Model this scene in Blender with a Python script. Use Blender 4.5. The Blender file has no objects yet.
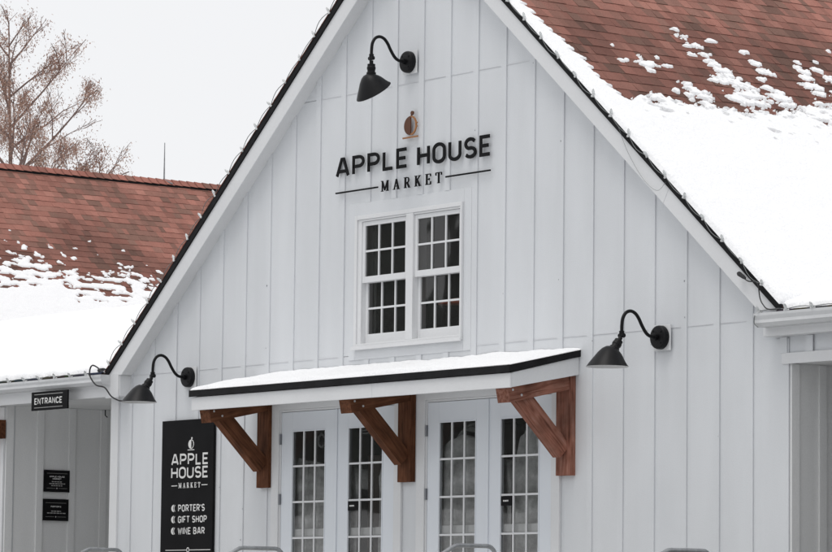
import bpy, math, random
from mathutils import Vector, Matrix, noise
random.seed(7)
D = bpy.data
SC = bpy.context.scene
COL = SC.collection
R = math.radians

# ------------------------------------------------------------------ materials
def nt_mat(name):
    m = D.materials.new(name); m.use_nodes = True
    nt = m.node_tree; nt.nodes.clear()
    out = nt.nodes.new('ShaderNodeOutputMaterial')
    b = nt.nodes.new('ShaderNodeBsdfPrincipled')
    nt.links.new(b.outputs[0], out.inputs['Surface'])
    return m, nt, b, out

def N(nt, t, **kw):
    n = nt.nodes.new(t)
    for k, v in kw.items(): setattr(n, k, v)
    return n

def surf(name, col, rough=.6, var=.08, scale=(3, 3, 3), bump=.0, bscale=60, metal=0, spec=.4, col2=None, detail=5, fine=.0):
    """base colour broken up by object-space noise; optional bump"""
    m, nt, b, out = nt_mat(name)
    tc = N(nt, 'ShaderNodeTexCoord'); mp = N(nt, 'ShaderNodeMapping'); mp.inputs['Scale'].default_value = scale
    nt.links.new(tc.outputs['Object'], mp.inputs['Vector'])
    no = N(nt, 'ShaderNodeTexNoise'); no.inputs['Scale'].default_value = 1; no.inputs['Detail'].default_value = detail
    nt.links.new(mp.outputs[0], no.inputs['Vector'])
    rp = N(nt, 'ShaderNodeValToRGB')
    c1 = [max(0, c * (1 - var)) for c in col]; c2 = col2 or [min(1, c * (1 + var)) for c in col]
    rp.color_ramp.elements[0].position = .3; rp.color_ramp.elements[1].position = .7
    rp.color_ramp.elements[0].color = (*c1, 1); rp.color_ramp.elements[1].color = (*c2, 1)
    nt.links.new(no.outputs['Fac'], rp.inputs[0])
    cs = rp.outputs[0]
    n2 = N(nt, 'ShaderNodeTexNoise'); n2.inputs['Scale'].default_value = bscale; n2.inputs['Detail'].default_value = 4
    nt.links.new(tc.outputs['Object'], n2.inputs['Vector'])
    if fine:
        mx = N(nt, 'ShaderNodeMix', data_type='RGBA', blend_type='MULTIPLY'); mx.inputs[0].default_value = 1
        r2 = N(nt, 'ShaderNodeMapRange'); r2.inputs['To Min'].default_value = 1 - fine; r2.inputs['To Max'].default_value = 1 + fine
        r2.inputs['From Min'].default_value = .3; r2.inputs['From Max'].default_value = .7
        nt.links.new(n2.outputs['Fac'], r2.inputs[0]); nt.links.new(cs, mx.inputs[6]); nt.links.new(r2.outputs[0], mx.inputs[7])
        cs = mx.outputs[2]
    nt.links.new(cs, b.inputs['Base Color'])
    b.inputs['Roughness'].default_value = rough; b.inputs['Metallic'].default_value = metal
    b.inputs['Specular IOR Level'].default_value = spec
    if bump:
        bp = N(nt, 'ShaderNodeBump'); bp.inputs['Strength'].default_value = bump; bp.inputs['Distance'].default_value = .01
        nt.links.new(n2.outputs['Fac'], bp.inputs['Height']); nt.links.new(bp.outputs[0], b.inputs['Normal'])
    return m

M = {}
M['siding'] = surf('white_siding_paint', (.650, .668, .689), .55, .05, (2.6, 2.6, .5), .12, 90, fine=.02)
M['trim'] = surf('white_trim_paint', (.70, .708, .718), .5, .03, (1.5, 1.5, 1.5), .05, 40, fine=.015)
M['soft'] = surf('porch_wall_paint', (.76, .765, .765), .6, .05, (2.4, 2.4, .35), .1, 80, fine=.03)
M['gutter'] = surf('gutter_aluminium_paint', (.60, .61, .62), .4, .07, (1.2, 1.2, 9), .05, 20, fine=.03)
M['door'] = surf('door_paint', (.73, .765, .81), .4, .02, (1.5, 1.5, 1.5), .02, 40)
M['flash'] = surf('seam_flashing', (.60, .61, .63), .6, .1)
M['groove'] = surf('dark_groove', (.22, .22, .23), .8, .1)
M['black'] = surf('black_enamel', (.006, .006, .007), .42, .3, (9, 9, 9), .05, 120, spec=.2)
M['drip'] = surf('black_drip_edge', (.010, .010, .011), .6, .4, (6, 6, 6), .2, 60, spec=.15)
M['bsign'] = surf('black_sign_panel', (.0075, .0075, .0085), .6, .25, (3, 3, 3), .03, 60, spec=.1)
M['letter'] = surf('black_letter', (.007, .007, .008), .6, .2, spec=.12)
M['wtext'] = surf('white_lettering', (.72, .72, .71), .6, .04)
M['gtext'] = surf('grey_lettering', (.42, .42, .41), .6, .04)
M['brown'] = surf('copper_brown_plate', (.10, .035, .015), .4, .2, metal=.0)
M['copper'] = surf('copper_orange_plate', (.34, .15, .055), .4, .2, metal=.0)
M['steel'] = surf('galvanised_tube', (.30, .31, .32), .38, .2, (14, 14, 14), .15, 60, metal=.75, fine=.1)
M['hinge'] = surf('satin_hinge', (.28, .29, .31), .4, .1, metal=.6)
M['bolt'] = surf('zinc_bolt', (.55, .55, .56), .4, .1, metal=.4)
M['inner'] = surf('lamp_inner_enamel', (.62, .62, .62), .4, .05)
M['wire'] = surf('black_cable', (.02, .02, .022), .5, .1)
M['gwire'] = surf('grey_light_cord', (.16, .17, .17), .5, .1)
M['clip'] = surf('white_plastic_clip', (.72, .73, .73), .4, .05)
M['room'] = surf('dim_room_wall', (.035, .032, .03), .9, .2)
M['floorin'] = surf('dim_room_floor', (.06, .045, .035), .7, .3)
M['curtain'] = surf('grey_curtain', (.17, .175, .17), .9, .2, (26, 26, 1), .3, 70)
M['drape'] = surf('grey_display_cloth', (.42, .42, .41), .9, .3, (4, 4, 7), .5, 30, col2=(.78, .78, .77), fine=.12)  # mottled tones put reflection-like detail of the door glass into the cloth colour
M['band'] = surf('pale_band', (.85, .85, .84), .7, .05)
M['postbrown'] = surf('dark_brown_post', (.045, .028, .022), .6, .3, (20, 20, 1))
M['shade'] = surf('rust_lampshade', (.62, .16, .08), .6, .2)
M['concrete'] = surf('concrete', (.52, .52, .51), .85, .12, (2, 2, 2), .3, 50, fine=.1)
M['darkroof'] = surf('roof_underlay', (.035, .02, .018), .9, .2)
M['bark'] = surf('rusty_bark', (.24, .15, .12), .9, .25, (3, 3, .8), .4, 30)
M['twig'] = surf('twig_bark', (.20, .14, .125), .9, .2)
M['wood_far'] = surf('conifer_mass', (.035, .045, .035), .95, .5, (.4, .4, .4), .5, 3, fine=.4)
M['needle'] = surf('rusty_needles', (.40, .19, .13), .9, .4, (1.3, 1.3, 1.3), col2=(.52, .37, .30), fine=.35, bscale=7)

def wood_mat(name, c1, c2):
    m, nt, b, out = nt_mat(name)
    tc = N(nt, 'ShaderNodeTexCoord'); mp = N(nt, 'ShaderNodeMapping'); mp.inputs['Scale'].default_value = (38, 38, 3.2)
    nt.links.new(tc.outputs['UV'], mp.inputs['Vector'])
    no = N(nt, 'ShaderNodeTexNoise'); no.inputs['Scale'].default_value = 1; no.inputs['Detail'].default_value = 6; no.inputs['Distortion'].default_value = .8
    nt.links.new(mp.outputs[0], no.inputs['Vector'])
    rp = N(nt, 'ShaderNodeValToRGB'); e = rp.color_ramp.elements
    e[0].position = .28; e[0].color = (*[c * .45 for c in c1], 1); e[1].position = .75; e[1].color = (*c2, 1)
    k = rp.color_ramp.elements.new(.45); k.color = (*c1, 1)
    nt.links.new(no.outputs['Fac'], rp.inputs[0])
    n2 = N(nt, 'ShaderNodeTexNoise'); n2.inputs['Scale'].default_value = 5; n2.inputs['Detail'].default_value = 3
    nt.links.new(tc.outputs['Object'], n2.inputs['Vector'])
    mr = N(nt, 'ShaderNodeMapRange'); mr.inputs['To Min'].default_value = .68; mr.inputs['To Max'].default_value = 1.3
    mr.inputs['From Min'].default_value = .3; mr.inputs['From Max'].default_value = .7
    nt.links.new(n2.outputs['Fac'], mr.inputs[0])
    mx = N(nt, 'ShaderNodeMix', data_type='RGBA', blend_type='MULTIPLY'); mx.inputs[0].default_value = 1
    nt.links.new(rp.outputs[0], mx.inputs[6]); nt.links.new(mr.outputs[0], mx.inputs[7]); nt.links.new(mx.outputs[2], b.inputs['Base Color'])
    bp = N(nt, 'ShaderNodeBump'); bp.inputs['Strength'].default_value = .35; bp.inputs['Distance'].default_value = .004
    nt.links.new(no.outputs['Fac'], bp.inputs['Height']); nt.links.new(bp.outputs[0], b.inputs['Normal'])
    b.inputs['Roughness'].default_value = .8; b.inputs['Specular IOR Level'].default_value = .15
    return m
M['cedar'] = wood_mat('stained_cedar', (.105, .041, .020), (.175, .072, .037))
M['cedar_pale'] = wood_mat('weathered_cedar', (.215, .088, .060), (.32, .170, .13))

def shingle_mat():
    m, nt, b, out = nt_mat('red_asphalt_shingle')
    at = N(nt, 'ShaderNodeAttribute', attribute_name='tab')
    tc = N(nt, 'ShaderNodeTexCoord')
    g = N(nt, 'ShaderNodeTexNoise'); g.inputs['Scale'].default_value = 140; g.inputs['Detail'].default_value = 2
    w = N(nt, 'ShaderNodeTexNoise'); w.inputs['Scale'].default_value = 1.1; w.inputs['Detail'].default_value = 5
    for n in (g, w): nt.links.new(tc.outputs['Object'], n.inputs['Vector'])
    mr = N(nt, 'ShaderNodeMapRange'); mr.inputs['From Min'].default_value = .3; mr.inputs['From Max'].default_value = .7
    mr.inputs['To Min'].default_value = .72; mr.inputs['To Max'].default_value = 1.25
    nt.links.new(g.outputs['Fac'], mr.inputs[0])
    m2 = N(nt, 'ShaderNodeMapRange'); m2.inputs['From Min'].default_value = .35; m2.inputs['From Max'].default_value = .65
    m2.inputs['To Min'].default_value = .8; m2.inputs['To Max'].default_value = 1.12
    nt.links.new(w.outputs['Fac'], m2.inputs[0])
    a = N(nt, 'ShaderNodeMath', operation='MULTIPLY'); nt.links.new(mr.outputs[0], a.inputs[0]); nt.links.new(m2.outputs[0], a.inputs[1])
    mx = N(nt, 'ShaderNodeMix', data_type='RGBA', blend_type='MULTIPLY'); mx.inputs[0].default_value = 1
    nt.links.new(at.outputs['Color'], mx.inputs[6]); nt.links.new(a.outputs[0], mx.inputs[7]); nt.links.new(mx.outputs[2], b.inputs['Base Color'])
    b.inputs['Roughness'].default_value = .9; b.inputs['Specular IOR Level'].default_value = .25
    bp = N(nt, 'ShaderNodeBump'); bp.inputs['Strength'].default_value = .3; bp.inputs['Distance'].default_value = .004
    nt.links.new(g.outputs['Fac'], bp.inputs['Height']); nt.links.new(bp.outputs[0], b.inputs['Normal'])
    return m
M['shingle'] = shingle_mat()

def snow_mat():
    m, nt, b, out = nt_mat('snow')
    b.inputs['Roughness'].default_value = .8; b.inputs['Specular IOR Level'].default_value = .15
    tc = N(nt, 'ShaderNodeTexCoord')
    n = N(nt, 'ShaderNodeTexNoise'); n.inputs['Scale'].default_value = 5; n.inputs['Detail'].default_value = 9; n.inputs['Roughness'].default_value = .6
    n2 = N(nt, 'ShaderNodeTexNoise'); n2.inputs['Scale'].default_value = 60; n2.inputs['Detail'].default_value = 3
    for k in (n, n2): nt.links.new(tc.outputs['Object'], k.inputs['Vector'])
    rp = N(nt, 'ShaderNodeValToRGB'); e = rp.color_ramp.elements
    e[0].position = .3; e[0].color = (.88, .885, .90, 1); e[1].position = .7; e[1].color = (.96, .965, .97, 1)
    nt.links.new(n2.outputs['Fac'], rp.inputs[0]); nt.links.new(rp.outputs[0], b.inputs['Base Color'])
    ad = N(nt, 'ShaderNodeMath', operation='MULTIPLY_ADD'); ad.inputs[1].default_value = .25
    nt.links.new(n2.outputs['Fac'], ad.inputs[0]); nt.links.new(n.outputs['Fac'], ad.inputs[2])
    bp = N(nt, 'ShaderNodeBump'); bp.inputs['Strength'].default_value = .7; bp.inputs['Distance'].default_value = .04
    nt.links.new(ad.outputs[0], bp.inputs['Height']); nt.links.new(bp.outputs[0], b.inputs['Normal'])
    return m
M['snow'] = snow_mat()

def glass_mat(name, ior, tint=(1, 1, 1)):
    m, nt, b, out = nt_mat(name); nt.nodes.remove(b)
    t = N(nt, 'ShaderNodeBsdfTransparent'); t.inputs[0].default_value = (*tint, 1)
    g = N(nt, 'ShaderNodeBsdfGlossy'); g.inputs['Roughness'].default_value = .015
    tc = N(nt, 'ShaderNodeTexCoord'); n = N(nt, 'ShaderNodeTexNoise'); n.inputs['Scale'].default_value = 2.2; n.inputs['Detail'].default_value = 1
    nt.links.new(tc.outputs['Object'], n.inputs['Vector'])
    bp = N(nt, 'ShaderNodeBump'); bp.inputs['Strength'].default_value = .05; bp.inputs['Distance'].default_value = .02
    nt.links.new(n.outputs['Fac'], bp.inputs['Height']); nt.links.new(bp.outputs[0], g.inputs['Normal'])
    f = N(nt, 'ShaderNodeFresnel'); f.inputs['IOR'].default_value = ior
    df = N(nt, 'ShaderNodeBsdfDiffuse'); df.inputs[0].default_value = (.6, .6, .58, 1); md = N(nt, 'ShaderNodeMixShader'); md.inputs[0].default_value = .035   # faint diffuse veil lifts the dark panes, in place of reflected light
    nt.links.new(t.outputs[0], md.inputs[1]); nt.links.new(df.outputs[0], md.inputs[2]); t = md
    mx = N(nt, 'ShaderNodeMixShader')
    nt.links.new(f.outputs[0], mx.inputs[0]); nt.links.new(t.outputs[0], mx.inputs[1]); nt.links.new(g.outputs[0], mx.inputs[2])
    nt.links.new(mx.outputs[0], out.inputs['Surface'])
    return m
M['glass'] = glass_mat('window_glass', 1.6, (.90, .91, .91))
def bulb_mat():
    m, nt, b, out = nt_mat('clear_bulb_plastic')
    b.inputs['Base Color'].default_value = (.8, .82, .82, 1); b.inputs['Roughness'].default_value = .15
    b.inputs['Transmission Weight'].default_value = .5; b.inputs['IOR'].default_value = 1.4
    return m
M['bulb'] = bulb_mat()

# ------------------------------------------------------------------ mesh builder
class MB:
    def __init__(s): s.v = []; s.f = []; s.m = []; s.c = []; s.uv = None
    def face(s, idx, mi=0, col=None): s.f.append(idx); s.m.append(mi); s.c.append(col)
    def box(s, x0, x1, y0, y1, z0, z1, mi=0):
        b = len(s.v)
        s.v += [(x0, y0, z0), (x1, y0, z0), (x1, y1, z0), (x0, y1, z0), (x0, y0, z1), (x1, y0, z1), (x1, y1, z1), (x0, y1, z1)]
        for q in ((0, 3, 2, 1), (4, 5, 6, 7), (0, 1, 5, 4), (1, 2, 6, 5), (2, 3, 7, 6), (3, 0, 4, 7)): s.face([b + i for i in q], mi)
        return s
    def extr(s, pts, vec, mi=0, caps=True):
        """closed planar 3-D polygon extruded by vec"""
        b = len(s.v); n = len(pts); vec = Vector(vec)
        s.v += [tuple(p) for p in pts] + [tuple(Vector(p) + vec) for p in pts]
        if caps: s.face(list(range(b, b + n)), mi); s.face(list(range(b + 2 * n - 1, b + n - 1, -1)), mi)
        for i in range(n):
            j = (i + 1) % n; s.face([b + i, b + n + i, b + n + j, b + j], mi)
        return s
    def xz(s, poly, y0, y1, mi=0): return s.extr([(x, y0, z) for x, z in poly], (0, y1 - y0, 0), mi)
    def yz(s, poly, x0, x1, mi=0): return s.extr([(x0, y, z) for y, z in poly], (x1 - x0, 0, 0), mi)
    def tube(s, path, r, seg=8, mi=0, cap=True):
        path = [Vector(p) for p in path]; n = len(path); b = len(s.v); up = None
        for i, p in enumerate(path):
            t = (path[min(i + 1, n - 1)] - path[max(i - 1, 0)]).normalized()
            if up is None:
                up = Vector((0, 0, 1)) if abs(t.z) < .9 else Vector((1, 0, 0))
            a = (up - t * up.dot(t)).normalized(); up = a; c = t.cross(a)
            rr = r[i] if isinstance(r, (list, tuple)) else r
            for k in range(seg):
                g = 2 * math.pi * k / seg; s.v.append(tuple(p + a * math.cos(g) * rr + c * math.sin(g) * rr))
        for i in range(n - 1):
            for k in range(seg):
                k2 = (k + 1) % seg; s.face([b + i * seg + k, b + i * seg + k2, b + (i + 1) * seg + k2, b + (i + 1) * seg + k], mi)
        if cap: s.face([b + k for k in range(seg)][::-1], mi); s.face([b + (n - 1) * seg + k for k in range(seg)], mi)
        return s
    def rings(s, rings, mi=0, cap0=True, cap1=True):
        b = len(s.v); seg = len(rings[0])
        for rg in rings: s.v += [tuple(p) for p in rg]
        for i in range(len(rings) - 1):
            for k in range(seg):
                k2 = (k + 1) % seg; s.face([b + i * seg + k, b + i * seg + k2, b + (i + 1) * seg + k2, b + (i + 1) * seg + k], mi)
        if cap0: s.face([b + k for k in range(seg)][::-1], mi)
        if cap1: s.face([b + (len(rings) - 1) * seg + k for k in range(seg)], mi)
        return s
    def build(s, name, mats, parent=None, smooth=False, bevel=0, fixn=False, **kw):
        me = D.meshes.new(name); me.from_pydata([tuple(v) for v in s.v], [], s.f)
        if not isinstance(mats, (list, tuple)): mats = [mats]
        for m in mats: me.materials.append(M[m])
        me.polygons.foreach_set('material_index', s.m)
        if any(c is not None for c in s.c):
            at = me.color_attributes.new('tab', 'FLOAT_COLOR', 'CORNER')
            arr = []
            for p in me.polygons:
                c = s.c[p.index] or (.1, .1, .1)
                arr += [c[0], c[1], c[2], 1] * p.loop_total
            at.data.foreach_set('color', arr)
        if s.uv is not None:
            ul = me.uv_layers.new(name='UVMap')
            for p in me.polygons:
                for li in p.loop_indices:
                    ul.data[li].uv = s.uv[me.loops[li].vertex_index]
        if fixn:
            import bmesh
            bm = bmesh.new(); bm.from_mesh(me); bmesh.ops.recalc_face_normals(bm, faces=bm.faces); bm.to_mesh(me); bm.free()
        me.validate(); me.update()
        if smooth: me.polygons.foreach_set('use_smooth', [True] * len(me.polygons))
        o = D.objects.new(name, me); COL.objects.link(o)
        if parent is not None: o.parent = parent; o.location = -world_loc(parent)
        if bevel:
            bv = o.modifiers.new('bevel', 'BEVEL'); bv.width = bevel; bv.segments = 2; bv.limit_method = 'ANGLE'
        for k, v in kw.items(): o[k] = v
        return o

def world_loc(o):
    l = Vector((0, 0, 0))
    while o is not None: l = l + o.location; o = o.parent
    return l
def empty(name, loc, label, cat, group=None, kind=None):
    o = D.objects.new(name, None); COL.objects.link(o); o.location = loc; o['label'] = label; o['category'] = cat
    o.empty_display_size = .2
    if group: o['group'] = group
    if kind: o['kind'] = kind
    return o
def tag(o, label=None, cat=None, group=None, kind=None):
    if label: o['label'] = label
    if cat: o['category'] = cat
    if group: o['group'] = group
    if kind: o['kind'] = kind
    return o
def beam(p0, p1, w, h, side):
    """rectangular timber from p0 to p1; w across side, h across the other way; returns MB with lengthwise UV"""
    mb = MB(); p0 = Vector(p0); p1 = Vector(p1); t = (p1 - p0).normalized(); a = Vector(side); a = (a - t * a.dot(t)).normalized(); c = t.cross(a)
    L = (p1 - p0).length; ns = 6; rg = []
    mb.uv = []
    jx = random.random() * 5
    for i in range(ns + 1):
        q = p0 + t * L * i / ns
        rg.append([q + a * w / 2 * sx + c * h / 2 * sz for sx, sz in ((-1, -1), (1, -1), (1, 1), (-1, 1))])
        # uv: x = around, y = along (noise scaled 38 across, 3.2.. along through mapping)
    b = 0
    for i in range(ns):
        for k in range(4):
            k2 = (k + 1) % 4
            vs = [rg[i][k], rg[i][k2], rg[i + 1][k2], rg[i + 1][k]]
            n0 = len(mb.v); mb.v += [tuple(x) for x in vs]; mb.face([n0, n0 + 1, n0 + 2, n0 + 3])
            u0 = k * .31 + jx; u1 = u0 + (w if k % 2 == 0 else h)
            # small across scale, long along scale: swap so that u has frequency 38/m and v ~3/m
            v0 = L * i / ns * .09; v1 = L * (i + 1) / ns * .09
            mb.uv += [(u0, v0), (u1, v0), (u1, v1), (u0, v1)]
    for ring, fl in ((rg[0], True), (rg[-1], False)):
        n0 = len(mb.v); mb.v += [tuple(x) for x in ring]; mb.face([n0, n0 + 3, n0 + 2, n0 + 1] if fl else [n0, n0 + 1, n0 + 2, n0 + 3])
        mb.uv += [(jx, .5), (jx + w, .5), (jx + w, .5 + h), (jx, .5 + h)]
    return mb

# ------------------------------------------------------------------ setting
GZ = -1.6
g = MB(); g.face([0, 1, 2, 3]); g.v = [(-900, -900, GZ), (900, -900, GZ), (900, 900, GZ), (-900, 900, GZ)]
M['ground'] = surf('trodden_snow', (.58, .59, .60), .8, .25, (.15, .15, .15), .4, 6, col2=(.82, .83, .85))
tag(g.build('ground', 'ground'), kind='structure')
st = MB(); st.box(-5.0, 4.85, -2.75, -.06, GZ - .1, -.2)
for i in range(8):
    st.box(-5.0, 4.85, -2.75 - .3 * (i + 1), -2.75 - .3 * i, GZ - .1, -.2 - .165 * (i + 1))
tag(st.build('entrance_steps', 'concrete', bevel=.01), kind='structure')
st = MB(); st.box(4.86, 14, -2.75, 2.2, GZ - .1, -.2); st.box(-14, -5.01, -2.75, 2.2, GZ - .1, -.2)
M['paving'] = surf('dark_paving', (.24, .24, .235), .8, .2, (2, 2, 2), .3, 50, fine=.1)  # unseen floor coloured dark so less light bounces into the recesses
tag(st.build('pavement', 'paving', bevel=.01), kind='structure')

# ------------------------------------------------------------------ main gable building
PT = .8333; ZA = 6.58; CS = 1 / math.sqrt(1 + PT * PT); SN = PT * CS
main = empty('gable_building', (0, 0, -.2), 'white board and batten shop front with a tall gable and red shingle roof', 'building')
XL, XR = -5.113, 4.91
BAT = [4.492 - .402 * k for k in range(24)]        # right edges of the battens
BW = .074
# openings in the front wall: x0, x1, z0, z1
WIN = (-.945, .68, 2.475, 3.715)
DL = (-2.135, -.305, -.2, 1.955)
DR = (.155, 1.955, -.2, 1.955)
OPEN = [WIN, DL, DR]
def gable(x): return ZA - .035 - PT * abs(x)
def slab(mb, x0, x1, z0, z1, y0, y1, top=None):
    """wall piece whose top may be the gable line"""
    if top is None: mb.xz([(x0, z0), (x1, z0), (x1, z1), (x0, z1)], y0, y1)
    else:
        za, zb = min(z1, gable(x0)), min(z1, gable(x1))
        if max(za, zb) <= z0 + .01: return
        pts = [(x0, z0), (x1, z0)]
        if zb > z0: pts.append((x1, zb))
        # crossing with z1
        for xx in sorted([x for x in (-(ZA - .035 - z1) / PT, (ZA - .035 - z1) / PT) if z1 < ZA - .035 and x0 + 1e-4 < x < x1 - 1e-4], reverse=True): pts.append((xx, z1))
        if za > z0: pts.append((x0, za))
        if za <= z0 or zb <= z0:   # gable meets the tier bottom inside the strip
            pts = []
            xc = (ZA - .035 - z0) / PT * (1 if x0 > 0 else -1)
            if x0 > 0: pts = [(x0, z0), (xc, z0), (x0, za)]
            else: pts = [(xc, z0), (x1, z0), (x1, zb)]
            if xc <= x0 + 1e-3 and x0 > 0 or xc >= x1 - 1e-3 and x0 < 0: return
        mb.xz(pts, y0, y1)
wall = MB()
cuts = sorted(set([XL, XR, 0.0] + [b - BW / 2 for b in BAT if XL < b - BW / 2 < XR] + [o[0] for o in OPEN] + [o[1] for o in OPEN]))
TIERS = [(-.2, 2.414), (2.4185, 4.879), (4.8835, 7)]
for a, b in zip(cuts, cuts[1:]):
    if b - a < 1e-3: continue
    mid = (a + b) / 2
    for t0, t1 in TIERS:
        iv = [(t0, t1)]
        for o in OPEN:
            if o[0] - 1e-4 <= mid <= o[1] + 1e-4:
                nv = []
                for p, q in iv:
                    if o[3] <= p or o[2] >= q: nv.append((p, q)); continue
                    if o[2] > p: nv.append((p, o[2]))
                    if o[3] < q: nv.append((o[3], q))
                iv = nv
        for p, q in iv: slab(wall, a, b, p, q, 0, .05, top=1)
# backing wall behind the panels, shows as the thin dark line in the joints
bk = MB()
for a, b in zip(cuts, cuts[1:]):
    mid = (a + b) / 2; iv = [(-.2, 7)]
    for o in OPEN:
        if o[0] - 1e-4 <= mid <= o[1] + 1e-4:
            nv = []
            for p, q in iv:
                if o[3] <= p or o[2] >= q: nv.append((p, q)); continue
                if o[2] > p: nv.append((p, o[2]))
                if o[3] < q: nv.append((o[3], q))
            iv = nv
    for p, q in iv: slab(bk, max(a, XL + .003), min(b, XR - .003), p, q, .0515, .16, top=1)
bk.build('wall_core', 'groove', main)
# battens
bt = MB(); CAS_W = (-1.052, .792, 2.375, 3.835); CAS_L = (-2.255, -.2); CAS_R = (.04, 2.06)
def add_batten(x1, w=BW, spans=None):
    x0 = x1 - w
    ztop = min(gable(x0), gable(x1)) + .02
    iv = spans or [(-.2, ztop)]
    out = []
    for p, q in iv:
        rem = [(p, q)]
        for (cx0, cx1, cz0, cz1) in (CAS_W, (-2.26, -.185, -.2, 2.05), (.035, 2.08, -.2, 2.05), (-4.14, -3.19, -.3, -.25)):
            nv = []
            for a, b in rem:
                if x1 < cx0 or x0 > cx1 or cz1 <= a or cz0 >= b: nv.append((a, b)); continue
                if cz0 > a: nv.append((a, cz0))
                if cz1 < b: nv.append((cz1, b))
            rem = nv
        out += rem
    jy = random.uniform(-.0015, .0015)
    for a, b in out:
        bt.box(x0, x1, -.0115 + jy, -.0005, a, b - .001)
for b in BAT:
    if b > XL + .3 and b < 4.6: add_batten(b)
rn = random.Random(3)
for b in BAT[1:-1]:
    z = rn.uniform(.2, .6)
    while z < gable(b - .04) - .3:
        if rn.random() < .12 and not any(q[0] < b < q[1] + BW and q[2] < z < q[3] for q in (CAS_W, (-2.26, -.185, -.2, 2.35), (.035, 2.38, -.2, 2.35))):
            q = rn.uniform(.002, .004); xx = b - .037 + rn.uniform(-.02, .036); bt.box(xx - q, xx + q, -.0145, -.0118, z - q, z + q * rn.uniform(1, 3), 1)
        z += .3
bt.build('batten', ['siding', 'hinge'], main)
# horizontal flashing at the panel seams, between battens
for z in (2.414, 4.879):
    for i, b in enumerate(BAT[:-1]):
        xa, xb = BAT[i + 1], b - BW
        if CAS_W[0] - .3 < (xa + xb) / 2 < CAS_W[1] + .2 and z < 3: 
            if xa < CAS_W[1] and xb > CAS_W[0]: continue
        if gable((xa + xb) / 2) < z + .3: continue
        wall.box(xa + .002, xb - .002, -.004, -.0005, z - .002, z + .005, 1)
wall.build('siding', ['siding', 'flash'], main)
# corner boards and right-hand jamb board
cb = MB(); cb.box(XL - .018, XL + .12, -.024, .1, -.2, 2.205); cb.build('corner_board', 'trim', main, bevel=.003)
cb = MB(); cb.box(4.60, XR + .001, -.012, -.001, -.2, 2.25); cb.build('corner_board', 'siding', main, bevel=.003)
# side and back walls
sw = MB(); sw.box(XL, XL + .15, .17, 14, -.2, 2.3); sw.build('side_wall', 'soft', main)
sw = MB(); sw.box(XR - .15, XR, .0505, 14, -.2, 2.46)
for y in (.35, .75, 1.15, 1.55, 1.95): sw.box(XR + .001, XR + .02, y - .04, y + .04, -.2, 2.048)
sw.box(XR + .0015, XR + .022, .003, .09, -.2, 2.045)
sw.build('side_wall', 'soft', main, bevel=.002)
bw = MB(); bw.xz([(XL, -.2), (XR, -.2), (XR, 2.46), (0, 6.5), (XL, 2.3)], 13.9, 14); bw.build('back_wall', 'siding', main)
# interior: floors and dark partitions so that the windows look into rooms
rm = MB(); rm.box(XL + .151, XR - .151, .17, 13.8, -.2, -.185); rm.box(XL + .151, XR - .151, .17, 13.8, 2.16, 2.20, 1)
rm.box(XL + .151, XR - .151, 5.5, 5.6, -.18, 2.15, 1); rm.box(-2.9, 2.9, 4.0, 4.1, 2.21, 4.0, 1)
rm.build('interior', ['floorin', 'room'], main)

# casings (flat white boards round openings)
def frame_boards(name, x0, x1, z0, z1, ix0, ix1, iz0, iz1, y0, y1, mat='trim', parent=main, bottom=True):
    m = MB()
    m.box(x0, ix0, y0, y1, z0 if bottom else z0, z1); m.box(ix1, x1, y0, y1, z0, z1)
    m.box(ix0 + .0005, ix1 - .0005, y0 - .001, y1, iz1, z1)
    if bottom: m.box(ix0 + .0005, ix1 - .0005, y0 - .001, y1, z0, iz0)
    return m.build(name, mat, parent, bevel=.003)
frame_boards('window_casing', CAS_W[0], CAS_W[1], CAS_W[2], CAS_W[3], WIN[0], WIN[1], WIN[2], WIN[3], -.009, -.0005, mat='siding')
cc = MB(); cc.box(CAS_W[0], CAS_W[1], -.034, -.0245, CAS_W[3] - .06, CAS_W[3]); 

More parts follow.
